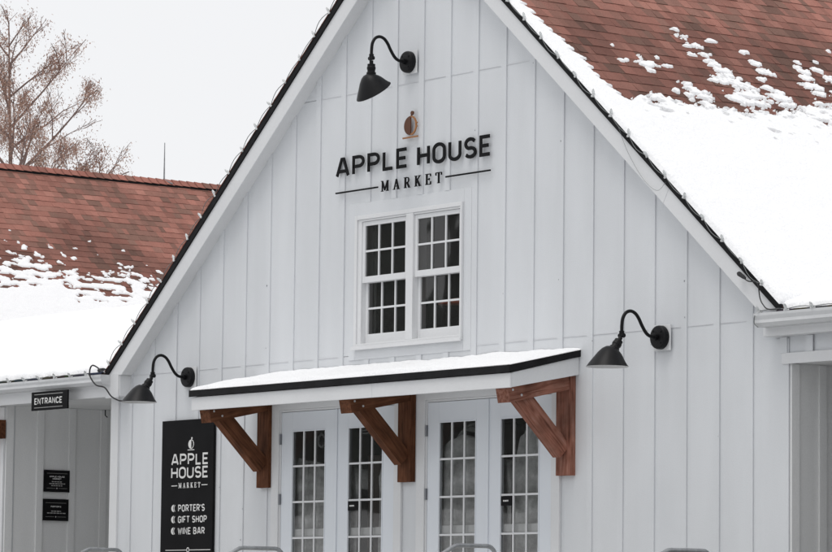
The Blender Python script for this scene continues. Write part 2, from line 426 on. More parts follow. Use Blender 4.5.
# twin double-hung window
def make_window():
    f = MB()
    x0, x1, z0, z1 = WIN
    f.box(x0 + .001, x0 + .04, -.034, .13, z0 + .001, z1 - .001); f.box(x1 - .024, x1 - .001, -.034, .13, z0 + .001, z1 - .001)
    f.box(x0 + .0405, x1 - .0245, -.034, .13, z1 - .04, z1 - .001)
    f.box(x0 - .015, x1 + .015, -.052, -.035, z0 - .012, z0 + .022); f.box(x0 + .0405, x1 - .0245, -.0345, .13, z0 + .0225, z0 + .045)
    f.box(-.1485, -.0435, -.032, .13, z0 + .0455, z1 - .0405)           # mullion
    # parting strips
    f.box(x0 + .0405, -.8465, -.020, .12, z0 + .0455, z1 - .0405)
    for a, b in ((-.8460, -.1490), (-.0430, .6550)): f.box(a, b, -.025, .02, z1 - .058, z1 - .041)
    w = f.build('window', 'trim', main, bevel=.003)
    units = ((-.846, -.1495), (-.0425, .6555))
    for (a, b) in units:
        # upper sash (outer track)
        for (za, zb, yy, br, tr) in ((3.085, 3.655, -.010, .058, .040), (2.522, 3.125, .030, .088, .040)):
            s = MB(); sw_ = .038; y1 = yy + .034
            s.box(a, a + sw_, yy, y1, za, zb); s.box(b - sw_, b, yy, y1, za, zb)
            s.box(a + sw_, b - sw_, yy + .0005, y1, zb - tr, zb); s.box(a + sw_, b - sw_, yy + .0005, y1, za, za + br)
            gx0, gx1, gz0, gz1 = a + sw_, b - sw_, za + br, zb - tr
            so = s.build('sash', 'trim', w, bevel=.003)
            mm = MB(); mw = .009
            zc = (gz0 + gz1) / 2
            mm.box(gx0, gx1, yy + .006, yy + .022, zc - mw, zc + mw)
            for k in (1, 2):
                xc = gx0 + (gx1 - gx0) * k / 3; mm.box(xc - mw, xc + mw, yy + .0055, yy + .0225, gz0, gz1)
            mm.build('muntin', 'trim', w)
            gl = MB(); b0 = 0; gl.v = [(gx0, yy + .017, gz0), (gx1, yy + .017, gz0), (gx1, yy + .017, gz1), (gx0, yy + .017, gz1)]; gl.face([0, 1, 2, 3])
            gl.build('glass_pane', 'glass', w)
    return w
make_window()
# batten ends and thin shadow strip to the right of the casing come from geometry; curtains behind
def curtain(x0, x1, y, z0, z1, label, folds=9):
    m = MB(); n = 40; b = 0
    for i in range(n + 1):
        x = x0 + (x1 - x0) * i / n; yy = y + .016 * math.sin(i / n * folds * 2 * math.pi) + .006 * math.sin(i * 1.7)
        m.v += [(x, yy, z0), (x + .004 * math.sin(i), yy * 1.0 + .004, z1)]
    for i in range(n): m.face([2 * i, 2 * i + 2, 2 * i + 3, 2 * i + 1])
    o = m.build('curtain', 'curtain', smooth=True); sol = o.modifiers.new('thick', 'SOLIDIFY'); sol.thickness = .002
    return tag(o, label, 'curtain')
curtain(-.94, -.80, .125, 2.5, 3.68, 'grey curtain drawn to the side behind the left upstairs window', 3)
curtain(-.17, -.05, .125, 2.5, 3.68, 'grey curtain hanging inside the right upstairs window', 3)
sh = MB(); sh.rings([[(.16 + r * math.cos(a) , .33 + .55 * r * math.sin(a), z) for a in [2 * math.pi * k / 24 for k in range(24)]] for r, z in ((.05, 2.90), (.14, 2.885), (.24, 2.855), (.235, 2.85))])
lo = sh.build('lampshade', 'shade', smooth=True); tag(lo, 'rust red lampshade seen through the right upstairs window', 'lampshade')

# french doors
def make_door_pair(x0, x1, hinge_left=True):
    # door frame / jamb
    f = MB(); zt = 1.955
    f.box(x0 - .12, x0 - .001, -.026, -.0005, -.2, zt + .095); f.box(x1 + .001, x1 + .11, -.026, -.0005, -.2, zt + .095)
    f.box(x0 - .0005, x1 + .0005, -.0265, -.0005, zt + .001, zt + .095)
    fr = f.build('door_casing', 'trim', main, bevel=.003)
    j = MB(); j.box(x0 + .0005, x0 + .018, -.012, .14, -.2, zt); j.box(x1 - .018, x1 - .0005, -.012, .14, -.2, zt); j.box(x0 + .0185, x1 - .0185, -.012, .14, zt - .018, zt)
    j.box(x0 + .0185, x1 - .0185, -.03, .14, -.2, -.178)
    j.build('door_frame', 'trim', main, bevel=.002)
    xm = (x0 + x1) / 2
    for a, b, gx0, gx1, left in ((x0 + .020, xm - .004, None, None, True), (xm + .004, x1 - .020, None, None, False)):
        w = b - a; st = (w - .545) / 2
        gx0, gx1, gz0, gz1 = a + st, b - st, .065, 1.757
        y0, y1 = -.004, .04
        d = MB(); zb, ztp = -.175, zt - .022
        d.box(a, gx0, y0, y1, zb, ztp); d.box(gx1, b, y0, y1, zb, ztp)
        d.box(gx0, gx1, y0 + .0008, y1, gz1, ztp); d.box(gx0, gx1, y0 + .0008, y1, zb, gz0)
        # glazing bead
        bd = .012
        d.box(gx0, gx0 + bd, y0 - .005, y0 + .012, gz0, gz1); d.box(gx1 - bd, gx1, y0 - .005, y0 + .012, gz0, gz1)
        d.box(gx0 + bd, gx1 - bd, y0 - .0052, y0 + .012, gz1 - bd, gz1); d.box(gx0 + bd, gx1 - bd, y0 - .0052, y0 + .012, gz0, gz0 + bd)
        if left: d.box(b - .012, b + .018, y0 - .012, y0 - .0005, zb, ztp)   # astragal
        dr = d.build('door', 'door', main, bevel=.002)
        mm = MB(); mw = .009; ph = (gz1 - gz0) / 5
        for k in range(1, 5):
            z = gz0 + ph * k; mm.box(gx0 + bd, gx1 - bd, y0 + .004, y0 + .02, z - mw, z + mw)
        for k in (1, 2):
            x = gx0 + (gx1 - gx0) * k / 3; mm.box(x - mw, x + mw, y0 + .0035, y0 + .0205, gz0 + bd, gz1 - bd)
        mm.build('muntin', 'trim', dr)
        gl = MB(); gl.v = [(gx0, y0 + .013, gz0), (gx1, y0 + .013, gz0), (gx1, y0 + .013, gz1), (gx0, y0 + .013, gz1)]; gl.face([0, 1, 2, 3]); gl.build('glass_pane', 'glass', dr)
        hx = a - .008 if left else b + .008
        for hz in ((1.68, 1.11, .52, -.06) if left else ()):
            h = MB(); h.tube([(hx, -.018, hz - .05), (hx, -.018, hz + .05)], .009, 8); h.box(hx - .014, hx + .014, -.0125, -.006, hz - .05, hz + .05)
            h.build('hinge', 'hinge', dr)
        if not left:
            k = MB(); k.tube([(a + .06, -.006, .42), (a + .06, -.05, .42)], .012, 10); k.tube([(a + .06, -.045, .42), (a + .17, -.05, .42)], .009, 8)
            k.box(a + .035, a + .085, -.012, -.0048, .32, .54)
            k.build('door_handle', 'hinge', dr)
make_door_pair(DL[0], DL[1]); make_door_pair(DR[0], DR[1])

# things seen through the doors: cloth-covered displays, a pale ledge, posts
def drape(x0, x1, y, z0, tops, label, mat='drape', seed=0):
    m = MB(); n = 60; nz = 10; rnd = random.Random(seed)
    def top(t):
        v = tops[0][1]
        for (a, za), (b, zb) in zip(tops, tops[1:]):
            if a <= t <= b:
                s = (t - a) / (b - a); s = s * s * (3 - 2 * s); return za + (zb - za) * s
        return tops[-1][1]
    for j in range(nz + 1):
        for i in range(n + 1):
            t = i / n; x = x0 + (x1 - x0) * t; z = z0 + (top(t) - z0) * (j / nz)
            yy = y + .03 * noise.noise(Vector((x * 7 + seed, z * 1.5, seed))) + .012 * math.sin(x * 38 + seed) * (1 - .5 * j / nz)
            m.v.append((x, yy, z))
    for j in range(nz):
        for i in range(n):
            a = j * (n + 1) + i; m.face([a, a + 1, a + n + 2, a + n + 1])
    # roll back over the top so that it has depth
    k = len(m.v)
    for i in range(n + 1):
        t = i / n; x = x0 + (x1 - x0) * t; m.v.append((x, y + .35, top(t) - .06))
    for i in range(n):
        a = nz * (n + 1) + i; m.face([a, a + 1, k + i + 1, k + i])
    o = m.build('display_cloth', mat, smooth=True)
    return tag(o, label, 'display')
drape(-2.11, -1.44, .085, -.18, [(0, 1.36), (.12, 1.44), (.25, 1.50), (.42, 1.47), (.5, 1.40), (.58, 1.47), (.75, 1.44), (1, 1.42)], 'crumpled grey cloth over a display inside the leftmost glass door', seed=3)
drape(-1.19, -1.00, .085, -.18, [(0, 1.42), (.5, 1.40), (1, 1.20)], 'narrow grey cloth strip inside the second glass door from the left', seed=5)
drape(-.70, -.54, .10, -.18, [(0, 1.30), (.5, 1.43), (1, 1.44)], 'grey cloth edge at the right side inside the second glass door', seed=8)
drape(.17, .84, .085, -.18, [(0, 1.38), (.15, 1.48), (.35, 1.60), (.6, 1.64), (.8, 1.60), (1, 1.5)], 'tall rounded grey cloth display inside the third glass door from the left', seed=11)
drape(1.10, 1.27, .10, -.18, [(0, 1.30), (.5, 1.40), (1, 1.20)], 'narrow dull cloth display at the left inside the rightmost glass door', seed=14)
drape(1.30, 1.74, .085, -.18, [(0, 1.40), (.2, 1.60), (.5, 1.70), (.8, 1.68), (1, 1.66)], 'tall grey cloth display at the right inside the rightmost glass door', seed=16)
for i, (a, b, lab) in enumerate(((-2.12, -1.42, 'pale ledge behind the glass of the leftmost door'), (-1.20, -.54, 'pale ledge behind the glass of the second door'),
                                 (.16, .86, 'pale ledge behind the glass of the third door'), (1.08, 1.76, 'pale ledge behind the glass of the rightmost door'))):
    l = MB(); l.box(a, b, .043, .052, .755, .828); tag(l.build('band', 'band', bevel=.004), lab, 'band')  # thin pale band set just behind the glass
pb = MB(); pb.box(-.98, -.76, .18, .30, -.18, 1.5); tag(pb.build('wooden_post', 'postbrown', bevel=.01), 'dark brown wooden post inside the second glass door', 'post')
# dark upper decorations: pale curled shapes hung high inside
def ring_decor(x, z, rx, rz, w, label, a0=0, a1=360):
    m = MB(); path = [(x + rx * math.cos(R(a)), .14, z + rz * math.sin(R(a))) for a in range(a0, a1 + 1, 12)]
    m.tube(path, w, 6); return tag(m.build('hanging_ornament', 'curtain', smooth=True), label, 'ornament')
ring_decor(-1.66, 1.66, .05, .06, .014, 'small pale curled ornament high inside the leftmost door', 30, 330)
ring_decor(.62, 1.60, .16, .09, .022, 'pale looped ornament hanging high inside the third door', -30, 210)
ring_decor(.70, 1.70, .12, .03, .016, 'flat pale loop above the looped ornament inside the third door', 0, 300)
ring_decor(1.66, 1.66, .10, .09, .020, 'pale round ornament high inside the rightmost door', 0, 320)
ring_decor(-.92, 1.72, .12, .015, .010, 'thin pale bar ornament high inside the second door', 20, 340)

# small black notices stuck on the glass
for x0, x1, z0, z1, lab in ((-1.035, -.885, .985, 1.07, 'small black notice stuck on the second glass door from the left'), (1.245, 1.39, .985, 1.07, 'small black notice stuck on the rightmost glass door')):
    e = empty('door_notice', ((x0 + x1) / 2, -.005, z0), lab, 'notice')
    m = MB(); m.box(x0, x1, -.006, -.0025, z0, z1); m.build('panel', 'bsign', e)
    m = MB(); x = x0 + .03
    for w in (.018, .012, .02, .014, .012):
        m.box(x, x + w - .004, -.0075, -.0065, z0 + .036, z0 + .05); x += w
    m.build('lettering', 'wtext', e)

# ------------------------------------------------------------------ rake boards, drip edges, roofs of the main building
OV = .15
for s in (-1, 1):
    xe = 4.97 if s < 0 else 4.92
    zl = lambda x: ZA - PT * abs(x)
    m = MB(); fd = .205 if s < 0 else .19
    p = [(0, zl(0)), (s * xe, zl(xe)), (s * xe, zl(xe) - .02), (s * (xe - .22), zl(xe - .22) - fd), (0, zl(0) - fd)]
    m.xz(p, -OV, -OV + .022); m.build('rake_board', 'trim', main, bevel=.003, fixn=True)
    m = MB(); p = [(0, zl(0) - .012), (s * xe, zl(xe) - .012), (s * (xe - .15), zl(xe - .15) - fd * .8), (0, zl(0) - fd * .92)]
    p = [(0, zl(0) - fd + .02), (s * (xe - .2), zl(xe - .2) - fd + .02), (s * (xe - .2), zl(xe - .2) - fd + .001), (0, zl(0) - fd + .001)]
    m.xz([(0, zl(0) - fd + .04), (s * (xe - .2), zl(xe - .2) - fd + .04), (s * (xe - .2), zl(xe - .2) - fd + .02), (0, zl(0) - fd + .02)], -OV + .0225, .0)
    m.build('soffit', 'trim', main, fixn=True)
    m = MB(); h = .088 if s < 0 else .078
    m.xz([(0, zl(0) + .0005), (s * (xe + .07), zl(xe + .07) + .0005), (s * (xe + .07), zl(xe + .07) + h), (0, zl(0) + h)], -OV - .016, -OV + .006)
    m.build('drip_edge', 'drip', main, fixn=True)
# joint in the right rake board
m = MB(); m.extr([(3.62 + PT * .0 - .115, -OV - .0012, ZA - PT * 3.62 - .19), (3.62 - .111, -OV - .0012, ZA - PT * 3.62 - .19), (3.624, -OV - .0012, ZA - PT * 3.62 - .002), (3.62, -OV - .0012, ZA - PT * 3.62 - .002)], (0, .001, 0))
m.build('board_joint', 'flash', main)

PAL = [(.325, .132, .110), (.300, .122, .102), (.270, .116, .098), (.215, .106, .090), (.172, .094, .079), (.290, .120, .100), (.355, .155, .130), (.240, .110, .092)]
PAL = [tuple(c * .72 + m_ * .28 for c, m_ in zip(p, (.262, .122, .096))) for p in PAL]
PAL = [(a * 1.13, b * 1.10, c * 1.04) for a, b, c in PAL]
def shingles(name, origin, along, down, nrm, L, S, parent, seed, expo=.143, tabw=(.06, .14), wet=None, y_off=0):
    rnd = random.Random(seed); o = Vector(origin); a = Vector(along).normalized(); d = Vector(down).normalized(); n = Vector(nrm).normalized()
    m = MB(); rows = int(S / expo)
    for r in range(rows + 1):
        s0 = r * expo; s1 = min(S, s0 + expo + .012); y = -rnd.random() * .2
        cc_ = rnd.choice(PAL)
        while y < L:
            w = rnd.uniform(*tabw)
            y0, y1 = max(0, y), min(L, y + w)
            y += w
            if y1 - y0 < .005: continue
            if rnd.random() < .8: cc_ = rnd.choice(PAL)
            k = rnd.uniform(.84, 1.14)
            c = tuple(q * k for q in cc_)
            if wet:
                f = wet(y0 + y_off, s0); c = tuple(q * f * (1 if i else .93) for i, q in enumerate(c))
            hi = rnd.choice((.009, .007, .005))
            b = len(m.v)
            def P(y_, s_, h): return tuple(o + a * y_ + d * s_ + n * h)
            dj = rnd.uniform(-.004, .004)
            m.v += [P(y0, s0, .002), P(y1, s0, .002), P(y1, s1 + dj, hi), P(y0, s1 + dj, hi), P(y1, s1 + dj, -.002), P(y0, s1 + dj, -.002), P(y0, s0, -.004), P(y1, s0, -.004)]
            m.face([b, b + 3, b + 2, b + 1], 0, c); dk = tuple(q * .62 for q in c)  # tab edges coloured darker, their shading put into the colour
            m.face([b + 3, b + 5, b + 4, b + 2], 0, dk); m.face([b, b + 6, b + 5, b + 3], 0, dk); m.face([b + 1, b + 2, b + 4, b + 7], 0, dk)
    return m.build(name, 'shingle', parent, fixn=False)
def wetA(y, s):   # damp, darker shingles just above the melting snow
    t = (s - 1.7 - .9 * noise.noise(Vector((y * .9, s * .8, 0)))) / .8
    return 1 - .34 * max(0, min(1, t)) - (.12 if noise.noise(Vector((y * 1.6, s * 1.2, 9))) > .22 else 0)
ZT = ZA + .075; LEN = 14.2; SLOPE = 6.52
def deck(parent, apex, yf, yb, half, th=.05, mat='darkroof'):
    m = MB(); x0, zz = apex
    for s in (-1, 1):
        m.xz([(x0, zz - .004), (x0 + s * half, zz - .004 - PT * half), (x0 + s * half, zz - .004 - PT * half - th), (x0, zz - .004 - th)], yf, yb)
    return m.build('roof_deck', mat, parent, fixn=True)
deck(main, (0, ZT), -OV - .01, 14.05, 5.02)
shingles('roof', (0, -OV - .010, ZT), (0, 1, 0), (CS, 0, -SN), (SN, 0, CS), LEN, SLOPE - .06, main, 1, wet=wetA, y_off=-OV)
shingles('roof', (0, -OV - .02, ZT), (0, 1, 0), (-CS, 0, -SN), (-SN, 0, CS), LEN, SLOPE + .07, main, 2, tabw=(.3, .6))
def ridge_cap(parent, x, z, y0, y1):
    rnd = random.Random(5); m = MB(); y = y0
    while y < y1:
        c = rnd.choice(PAL); k = rnd.uniform(.9, 1.1); c = tuple(q * k for q in c); h = .045
        for s in (-1, 1):
            b = len(m.v); e = .15
            m.v += [(x, y, z + h + .012), (x, y + .15, z + h), (x + s * e * CS, y + .15, z + h - e * SN), (x + s * e * CS, y, z + h + .012 - e * SN)]
            m.face([b, b + 1, b + 2, b + 3] if s > 0 else [b + 3, b + 2, b + 1, b], 0, c)
        y += .143
    m.build('ridge_cap', 'shingle', parent)
    v = MB()
    for s in (-1, 1):
        v.xz([(x, z + .035), (x + s * .145 * CS, z + .035 - .145 * SN), (x + s * .13 * CS, z - .005 - .13 * SN), (x, z - .005)], y0, y1)
    v.build('ridge_vent_shadow', 'drip', parent, fixn=True)  # vent coloured black for the shadow gap under the ridge cap
ridge_cap(main, 0, ZT, -OV, 14)

# ------------------------------------------------------------------ snow on sloping planes
def snow_plane(name, origin, along, down, nrm, y0, y1, s0, s1, step, f, label, stuff=True):
    """height field f(y, s) in metres over the plane; only where f > 0"""
    o = Vector(origin); a = Vector(along).normalized(); d = Vector(down).normalized(); n = Vector(nrm).normalized()
    ny = int((y1 - y0) / step) + 1; ns = int((s1 - s0) / step) + 1
    H = [[f(y0 + i * step, s0 + j * step) for j in range(ns)] for i in range(ny)]
    idx = {}; m = MB()
    def vid(i, j):
        k = (i, j)
        if k not in idx:
            idx[k] = len(m.v); h = max(-.006, H[i][j]); m.v.append(tuple(o + a * (y0 + i * step) + d * (s0 + j * step) + n * h))
        return idx[k]
    for i in range(ny - 1):
        for j in range(ns - 1):
            if max(H[i][j], H[i + 1][j], H[i][j + 1], H[i + 1][j + 1]) > .0:
                m.face([vid(i, j), vid(i, j + 1), vid(i + 1, j + 1), vid(i + 1, j)])
    ob = m.build(name, 'snow', smooth=True)
    return tag(ob, label, 'snow', kind='stuff')
PATCH = [((1.76, 2.33), 10, 5), ((1.77, 2.47), 9, 5), ((1.77, 2.62), 13, 8), ((1.81, 2.73), 14, 8), ((1.83, 2.84), 16, 9), ((1.9, 2.99), 20, 10), ((1.87, 3.13), 22, 8), ((1.69, 2.18), 9, 5), ((1.66, 2.33), 9, 5), ((1.6, 2.49), 6, 4), ((2.35, 2.32), 7, 4), ((2.37, 2.51), 8, 6), ((2.39, 2.65), 13, 6), ((2.25, 2.79), 7, 5), ((2.21, 2.95), 10, 5), ((2.25, 3.11), 20, 8), ((2.91, 2.47), 5, 4), ((2.95, 2.53), 9, 6), ((2.89, 2.66), 11, 6), ((2.84, 2.8), 17, 7), ((2.86, 2.92), 10, 5), ((3.17, 2.47), 9, 5), ((3.21, 2.6), 12, 7), ((.58, 2.78), 4, 3), ((.64, 2.78), 3, 3), ((.86, 2.67), 4, 3), ((.87, 2.79), 14, 7), ((1.09, 2.65), 3, 3), ((1.12, 2.78), 7, 4), ((.84, 2.91), 5, 4), ((1.71, 2.06), 9, 3), ((1.16, 3.07), 7, 5), ((2.05, 2.2), 8, 4), ((1.65, 2.92), 16, 7), ((1.22, 3.21), 16, 7), ((1.15, 3.14), 10, 6), ((1.25, 3.28), 12, 6), ((1.63, 3.22), 14, 7), ((.59, 3.37), 14, 8), ((.39, 3.45), 10, 6), ((.67, 3.42), 12, 7), ((2.23, 3.21), 26, 6), ((1.79, 3.27), 22, 7), ((.64, 2.53), 2, 2), ((.93, 3.21), 4, 4), ((2.99, 2.37), 4, 3), ((3.61, 2.05), 3, 3), ((3.25, 2.32), 4, 3), ((2.31, 3.01), 8, 5), ((1.89, 3.27), 16, 6), ((3.3, 2.75), 14, 7), ((3.15, 2.9), 16, 8), ((3.45, 2.6), 10, 6), ((3.5, 2.9), 18, 7), ((3.8, 2.7), 12, 7), ((3.9, 2.95), 16, 7), ((4.2, 2.6), 10, 5), ((4.3, 2.9), 18, 8)]
BND = [(-.3, 3.6), (.12, 3.57), (.34, 3.42), (.43, 3.52), (.8, 3.40), (1.06, 3.46), (1.38, 3.46), (1.57, 3.48), (1.92, 3.40), (2.21, 3.32), (2.49, 3.17), (2.89, 3.10), (3.3, 3.05), (6, 3.1), (20, 3.2)]
def lerp(tab, t):
    if t <= tab[0][0]: return tab[0][1]
    for (a, x), (b, y) in zip(tab, tab[1:]):
        if t <= b: return x + (y - x) * (t - a) / (b - a)
    return tab[-1][1]
def snowA(y, s):
    q = Vector((y * 5, s * 9, 1.3)); nz = noise.noise(q) * .55 + noise.noise(q * 2.3) * .3
    nf = noise.noise(Vector((y * 11, s * 24, 3))) * .6 + noise.noise(Vector((y * 25, s * 46, 6))) * .45 + noise.noise(Vector((y * 40, s * 90, 2))) * .3
    course = .05 * (((s / .143) % 1.0) - .5)                   # snow hangs on in the shelter of each course
    h = (s + course - lerp(BND, y)) / .085 + nz * 1.3 + nf * 1.5      # main field
    h = min(1, h)
    # scattered holes close to the melting edge
    if s < 3.95: 
        hole = noise.noise(Vector((y * 5, s * 15, 8))) * .9 + nf * .6 - .20 - (s - 3.40) * .95
        if hole > 0: h = min(h, -hole * 12 + .1)
    # strip along the rake
    w = lerp([(0, .0), (1.6, .04), (1.9, .12), (2.35, .17), (2.8, .25), (3.2, .25), (3.6, .34)], s) + .02
    saw = (1 - (s / .143) % 1.0) * .07 * min(1, w / .15)
    st_ = (w - saw - (y + OV)) / .035 + noise.noise(Vector((y * 3, s * 6, 4))) * .9 + nf * .9
    h = max(h, min(1, st_))
    for (py, ps), pw, ph in PATCH:
        if abs(y - py) < .3 and abs(s - ps) < .3:
            ry = pw / 2 / 82 * 1.0 + .004; rs = ph / 2 / 68 * .85 + .004
            d2 = ((y - py) / ry) ** 2 + ((s - ps) / rs) ** 2
            h = max(h, min(1, (1 - d2 * .8) * .9 + nz * 1.2 + nf * 2.4 + course * 5)) if d2 < 3 else h
    colm = noise.noise(Vector((y * 2.3, s * .5, 31))) * 1.3
    sp = colm + noise.noise(Vector((y * 8, s * 17, 17))) * .8 + nf * .4 + course * 3 - .62 - max(0, (lerp(BND, y) - s) - .05) * .85
    if sp > 0 and s > 2.3 and y > 1.0: h = max(h, min(1, sp * 5))
    sp = noise.noise(Vector((y * 9, s * 19, 17))) + nf * .5 - .52 - max(0, (lerp(BND, y) - s) - .04) * 1.6
    if sp > 0 and s > 2.9 and y > .3: h = max(h, min(1, sp * 7))
    edge = (y + OV + .012)                                     # round off at the rake edge
    hh = .003 + .034 * min(1, max(0, s - 2.9) / 1.6) + .012 * min(1, max(0, s - 2.9)) * noise.noise(Vector((y * 2, s * 2, 0)))
    g_ = min(1, max(0, h) * 3); r = h * hh if h < 0 else hh * (1 - (1 - g_) ** 2) + (.0065 if h > 0 else 0)
    return r if h > 0 else h * .03
def capA(y, s):
    v = snowA(y, s)
    e = min(1, max(0, (y + OV + .03) / .05)); 
    e2 = min(1, max(0, (6.47 - s) / .08))
    return (v * math.sqrt(e * e2) if v > 0 else v) + (.012 if v > 0 and e * e2 > 0 else 0)
snow_plane('roof_snow', (0, 0, ZT), (0, 1, 0), (CS, 0, -SN), (SN, 0, CS), -OV - .03, 5.2, .9, 6.5, .012, capA,
           'melting snow covering the lower right slope of the tall gable roof')
snow_plane('roof_snow', (0, 0, ZT), (0, 1, 0), (CS, 0, -SN), (SN, 0, CS), 5.2, 14, 2.5, 6.5, .08, capA,
           'snow on the rear part of the tall gable roof')

# ------------------------------------------------------------------ canopy over the doors
can = (-2.54, 2.296); CY = -.758
m = MB()
m.yz([(-.002, 2.083), (CY + .02, 1.938 + .004), (CY + .02, 2.055), (-.002, 2.230)], can[0] + .02, can[1] - .02)
m.build('canopy', 'trim', main, fixn=True)
canopy = bpy.context.scene.objects['canopy']
m = MB(); m.xz([(can[0], 1.938), (can[1], 1.938), (can[1], 2.0635), (can[0], 2.0635)], CY - .001, CY + .0195)
m.build('fascia', 'trim', canopy, bevel=.003)
for xx in (can[1] - .0195, can[0]):
    m = MB(); m.yz([(-.003, 2.083), (CY + .0205, 1.942), (CY + .0205, 2.0665), (-.003, 2.237)], xx, xx + .0195)
    m.build('fascia', 'trim', canopy, fixn=True, bevel=.002)
m = MB(); m.xz([(.34, 1.9385), (.344, 1.9385), (.344, 2.0635), (.34, 2.0635)], CY - .0022, CY - .0012); m.build('board_joint', 'flash', canopy)
m = MB()
m.yz([(-.001, 2.2375), (CY - .022, 2.0665), (CY - .022, 2.132), (-.001, 2.300)], can[0] - .018, can[1] + .02)
m.build('drip_edge', 'drip', canopy, fixn=True)
def snowC(x, s):     # x along, s distance down from the wall
    S = .80; L0, L1 = can[0] - .012, can[1] + .012
    ex = min(x - L0, L1 - x); es = S - s
    if ex <= 0 or es <= 0: return -.004
    nz = noise.noise(Vector((x * 2.2, s * 3, 7)))
    r = .026 + .022 * nz + .008 * noise.noise(Vector((x * 7, s * 6, 3))) - .006 * max(0, min(1, (x - 1.3)))
    kx = 1 - (1 - min(1, ex / .22)) ** 2.2; ks = 1 - (1 - min(1, es / .07)) ** 2.5
    lump = .006 * noise.noise(Vector((x * 14, s * 14, 2)))
    return r * math.sqrt(max(0, kx * ks)) + lump * ks * kx + .002
cd = Vector((0, CY - .022, 2.132 - 2.300)).normalized(); cn = Vector((1, 0, 0)).cross(-cd).normalized()
if cn.z < 0: cn = -cn
sc_ = snow_plane('canopy_snow', (0, 0, 2.301), (1, 0, 0), cd, cn, can[0] - .02, can[1] + .03, 0, .82, .02, snowC, 'smooth white snow lying on the small canopy above the doors')
for p in sc_.data.polygons: p.flip()

# timber brackets
def bracket(xc, mat):
    root = beam((xc, -.03, 1.225), (xc, -.03, 2.075), .192, .058, (1, 0, 0)).build('bracket_post', mat, main, bevel=.005)
    beam((xc, -.0605, 2.022), (xc, -.722, 1.880), .165, .128, (1, 0, 0)).build('arm', mat, root, bevel=.006)
    # brace
    bm_ = MB(); w = .105
    mm = beam((xc, -.075, 1.430), (xc, -.585, 1.925), w, .150, (1, 0, 0))
    mm.build('brace', mat, root, bevel=.005)
    for (y, z) in ((-.585, 1.885), (-.70 + .02, 1.925)):
        b = MB(); b.tube([(xc + .08, y, z), (xc + .086, y, z)], .0105, 8); b.build('bolt', 'bolt', root)
    return root
for xc, mt in ((-2.355, 'cedar'), (-.106, 'cedar'), (2.155, 'cedar_pale')): bracket(xc, mt)

# ------------------------------------------------------------------ low wings either side, each with a porch, eave box and gutter
def gutter(parent, x0, x1, yb, yf, zt, zb, endcap_left=True):
    m = MB(); t = .006
    prof = [(yb, zt), (yb, zb), (yf + .035, zb), (yf + .006, zb + .03), (yf + .010, zb + .055), (yf, zt - .022), (yf, zt),
            (yf + t + .008, zt), (yf + t + .008, zt - .012), (yf + t, zt - .018), (yf + .016, zb + .055), (yf + .012, zb + .034), (yf + .038, zb + t), (yb - t, zb + t), (yb - t, zt)]
    m.yz(prof, x0, x1)
    g_ = m.build('gutter', 'gutter', parent, fixn=True)
    c = MB(); xs = (x0 - .003, x0 + .002) if endcap_left else (x1 - .002, x1 + .003)
    c.yz([(yb, zt), (yb, zb), (yf + .035, zb), (yf + .004, zb + .03), (yf + .008, zb + .055), (yf - .002, zt - .022), (yf - .002, zt)], *xs); c.build('end_cap', 'gutter', g_, fixn=True)
    for x in [x0 + .25 + .6 * k for k in range(int((x1 - x0) / .6))]:
        s = MB(); s.box(x - .006, x + .006, yf + .002, yb - .003, zt - .008, zt - .002); s.build('hanger', 'gutter', g_)
    return g_
# left wing ----
left = empty('entrance_wing', (-7.3, 0, -.2), 'low white wing with a recessed entrance left of the gable', 'building')
XW = -7.265; ZH = 2.222
m = MB(); m.box(-14, XW, 0, .12, -.2, 2.4); m.build('siding', 'siding', left)
m = MB(); m.box(XW - .15, XW, .121, 3.4, -.2, ZH)
m.build('side_wall', 'soft', left)
m = MB()
m.box(XW, XW + .02, .002, .095, -.2, ZH - .001)
for y in (.43, .83, 1.23, 1.63): m.box(XW, XW + .02, y - .042, y + .042, -.2, ZH - .001)
for x in (-7.9, -8.3, -8.7, -9.1): m.box(x - .04, x + .04, -.02, -.0005, -.2, 2.2)
m.build('batten', 'soft', left, bevel=.003)
m = MB(); m.box(-7.36, XW + .001, -.022, -.0005, -.2, 2.2); m.build('corner_board', 'trim', left, bevel=.003)
m = MB(); m.box(XW + .001, XL - .02, 1.75, 1.85, -.2, ZH); m.build('back_wall', 'soft', left)
m = MB(); m.box(XW - .3, XL - .02, .0, 2.3, ZH + .001, ZH + .03); m.build('porch_ceiling', 'soft', left)
m = MB(); m.box(-14, -4.79, -.14, -.001, 2.205, 2.425); m.build('eave_box', 'trim', left, bevel=.004)
m = MB(); m.box(-4.789, -4.60, -.1495, -.001, 2.25, 2.50); 
m = MB(); m.box(-5.04, -4.80, -.152, -.1405, 2.19, 2.44); m.build('eave_return', 'trim', left, bevel=.004)
gl = gutter(left, -14, -4.955, -.141, -.268, 2.425, 2.325, endcap_left=False)
m = MB(); m.box(XW + .001, XW + .010, 1.335, 1.36, 1.15, 1.25); m.build('hinge', 'black', left)
m = MB(); m.tube([(XW + .05, 1.22, ZH), (XW + .05, 1.22, ZH - .06), (XW + .09, 1.22, ZH - .08)], .006, 6); m.build('hook', 'black', left)
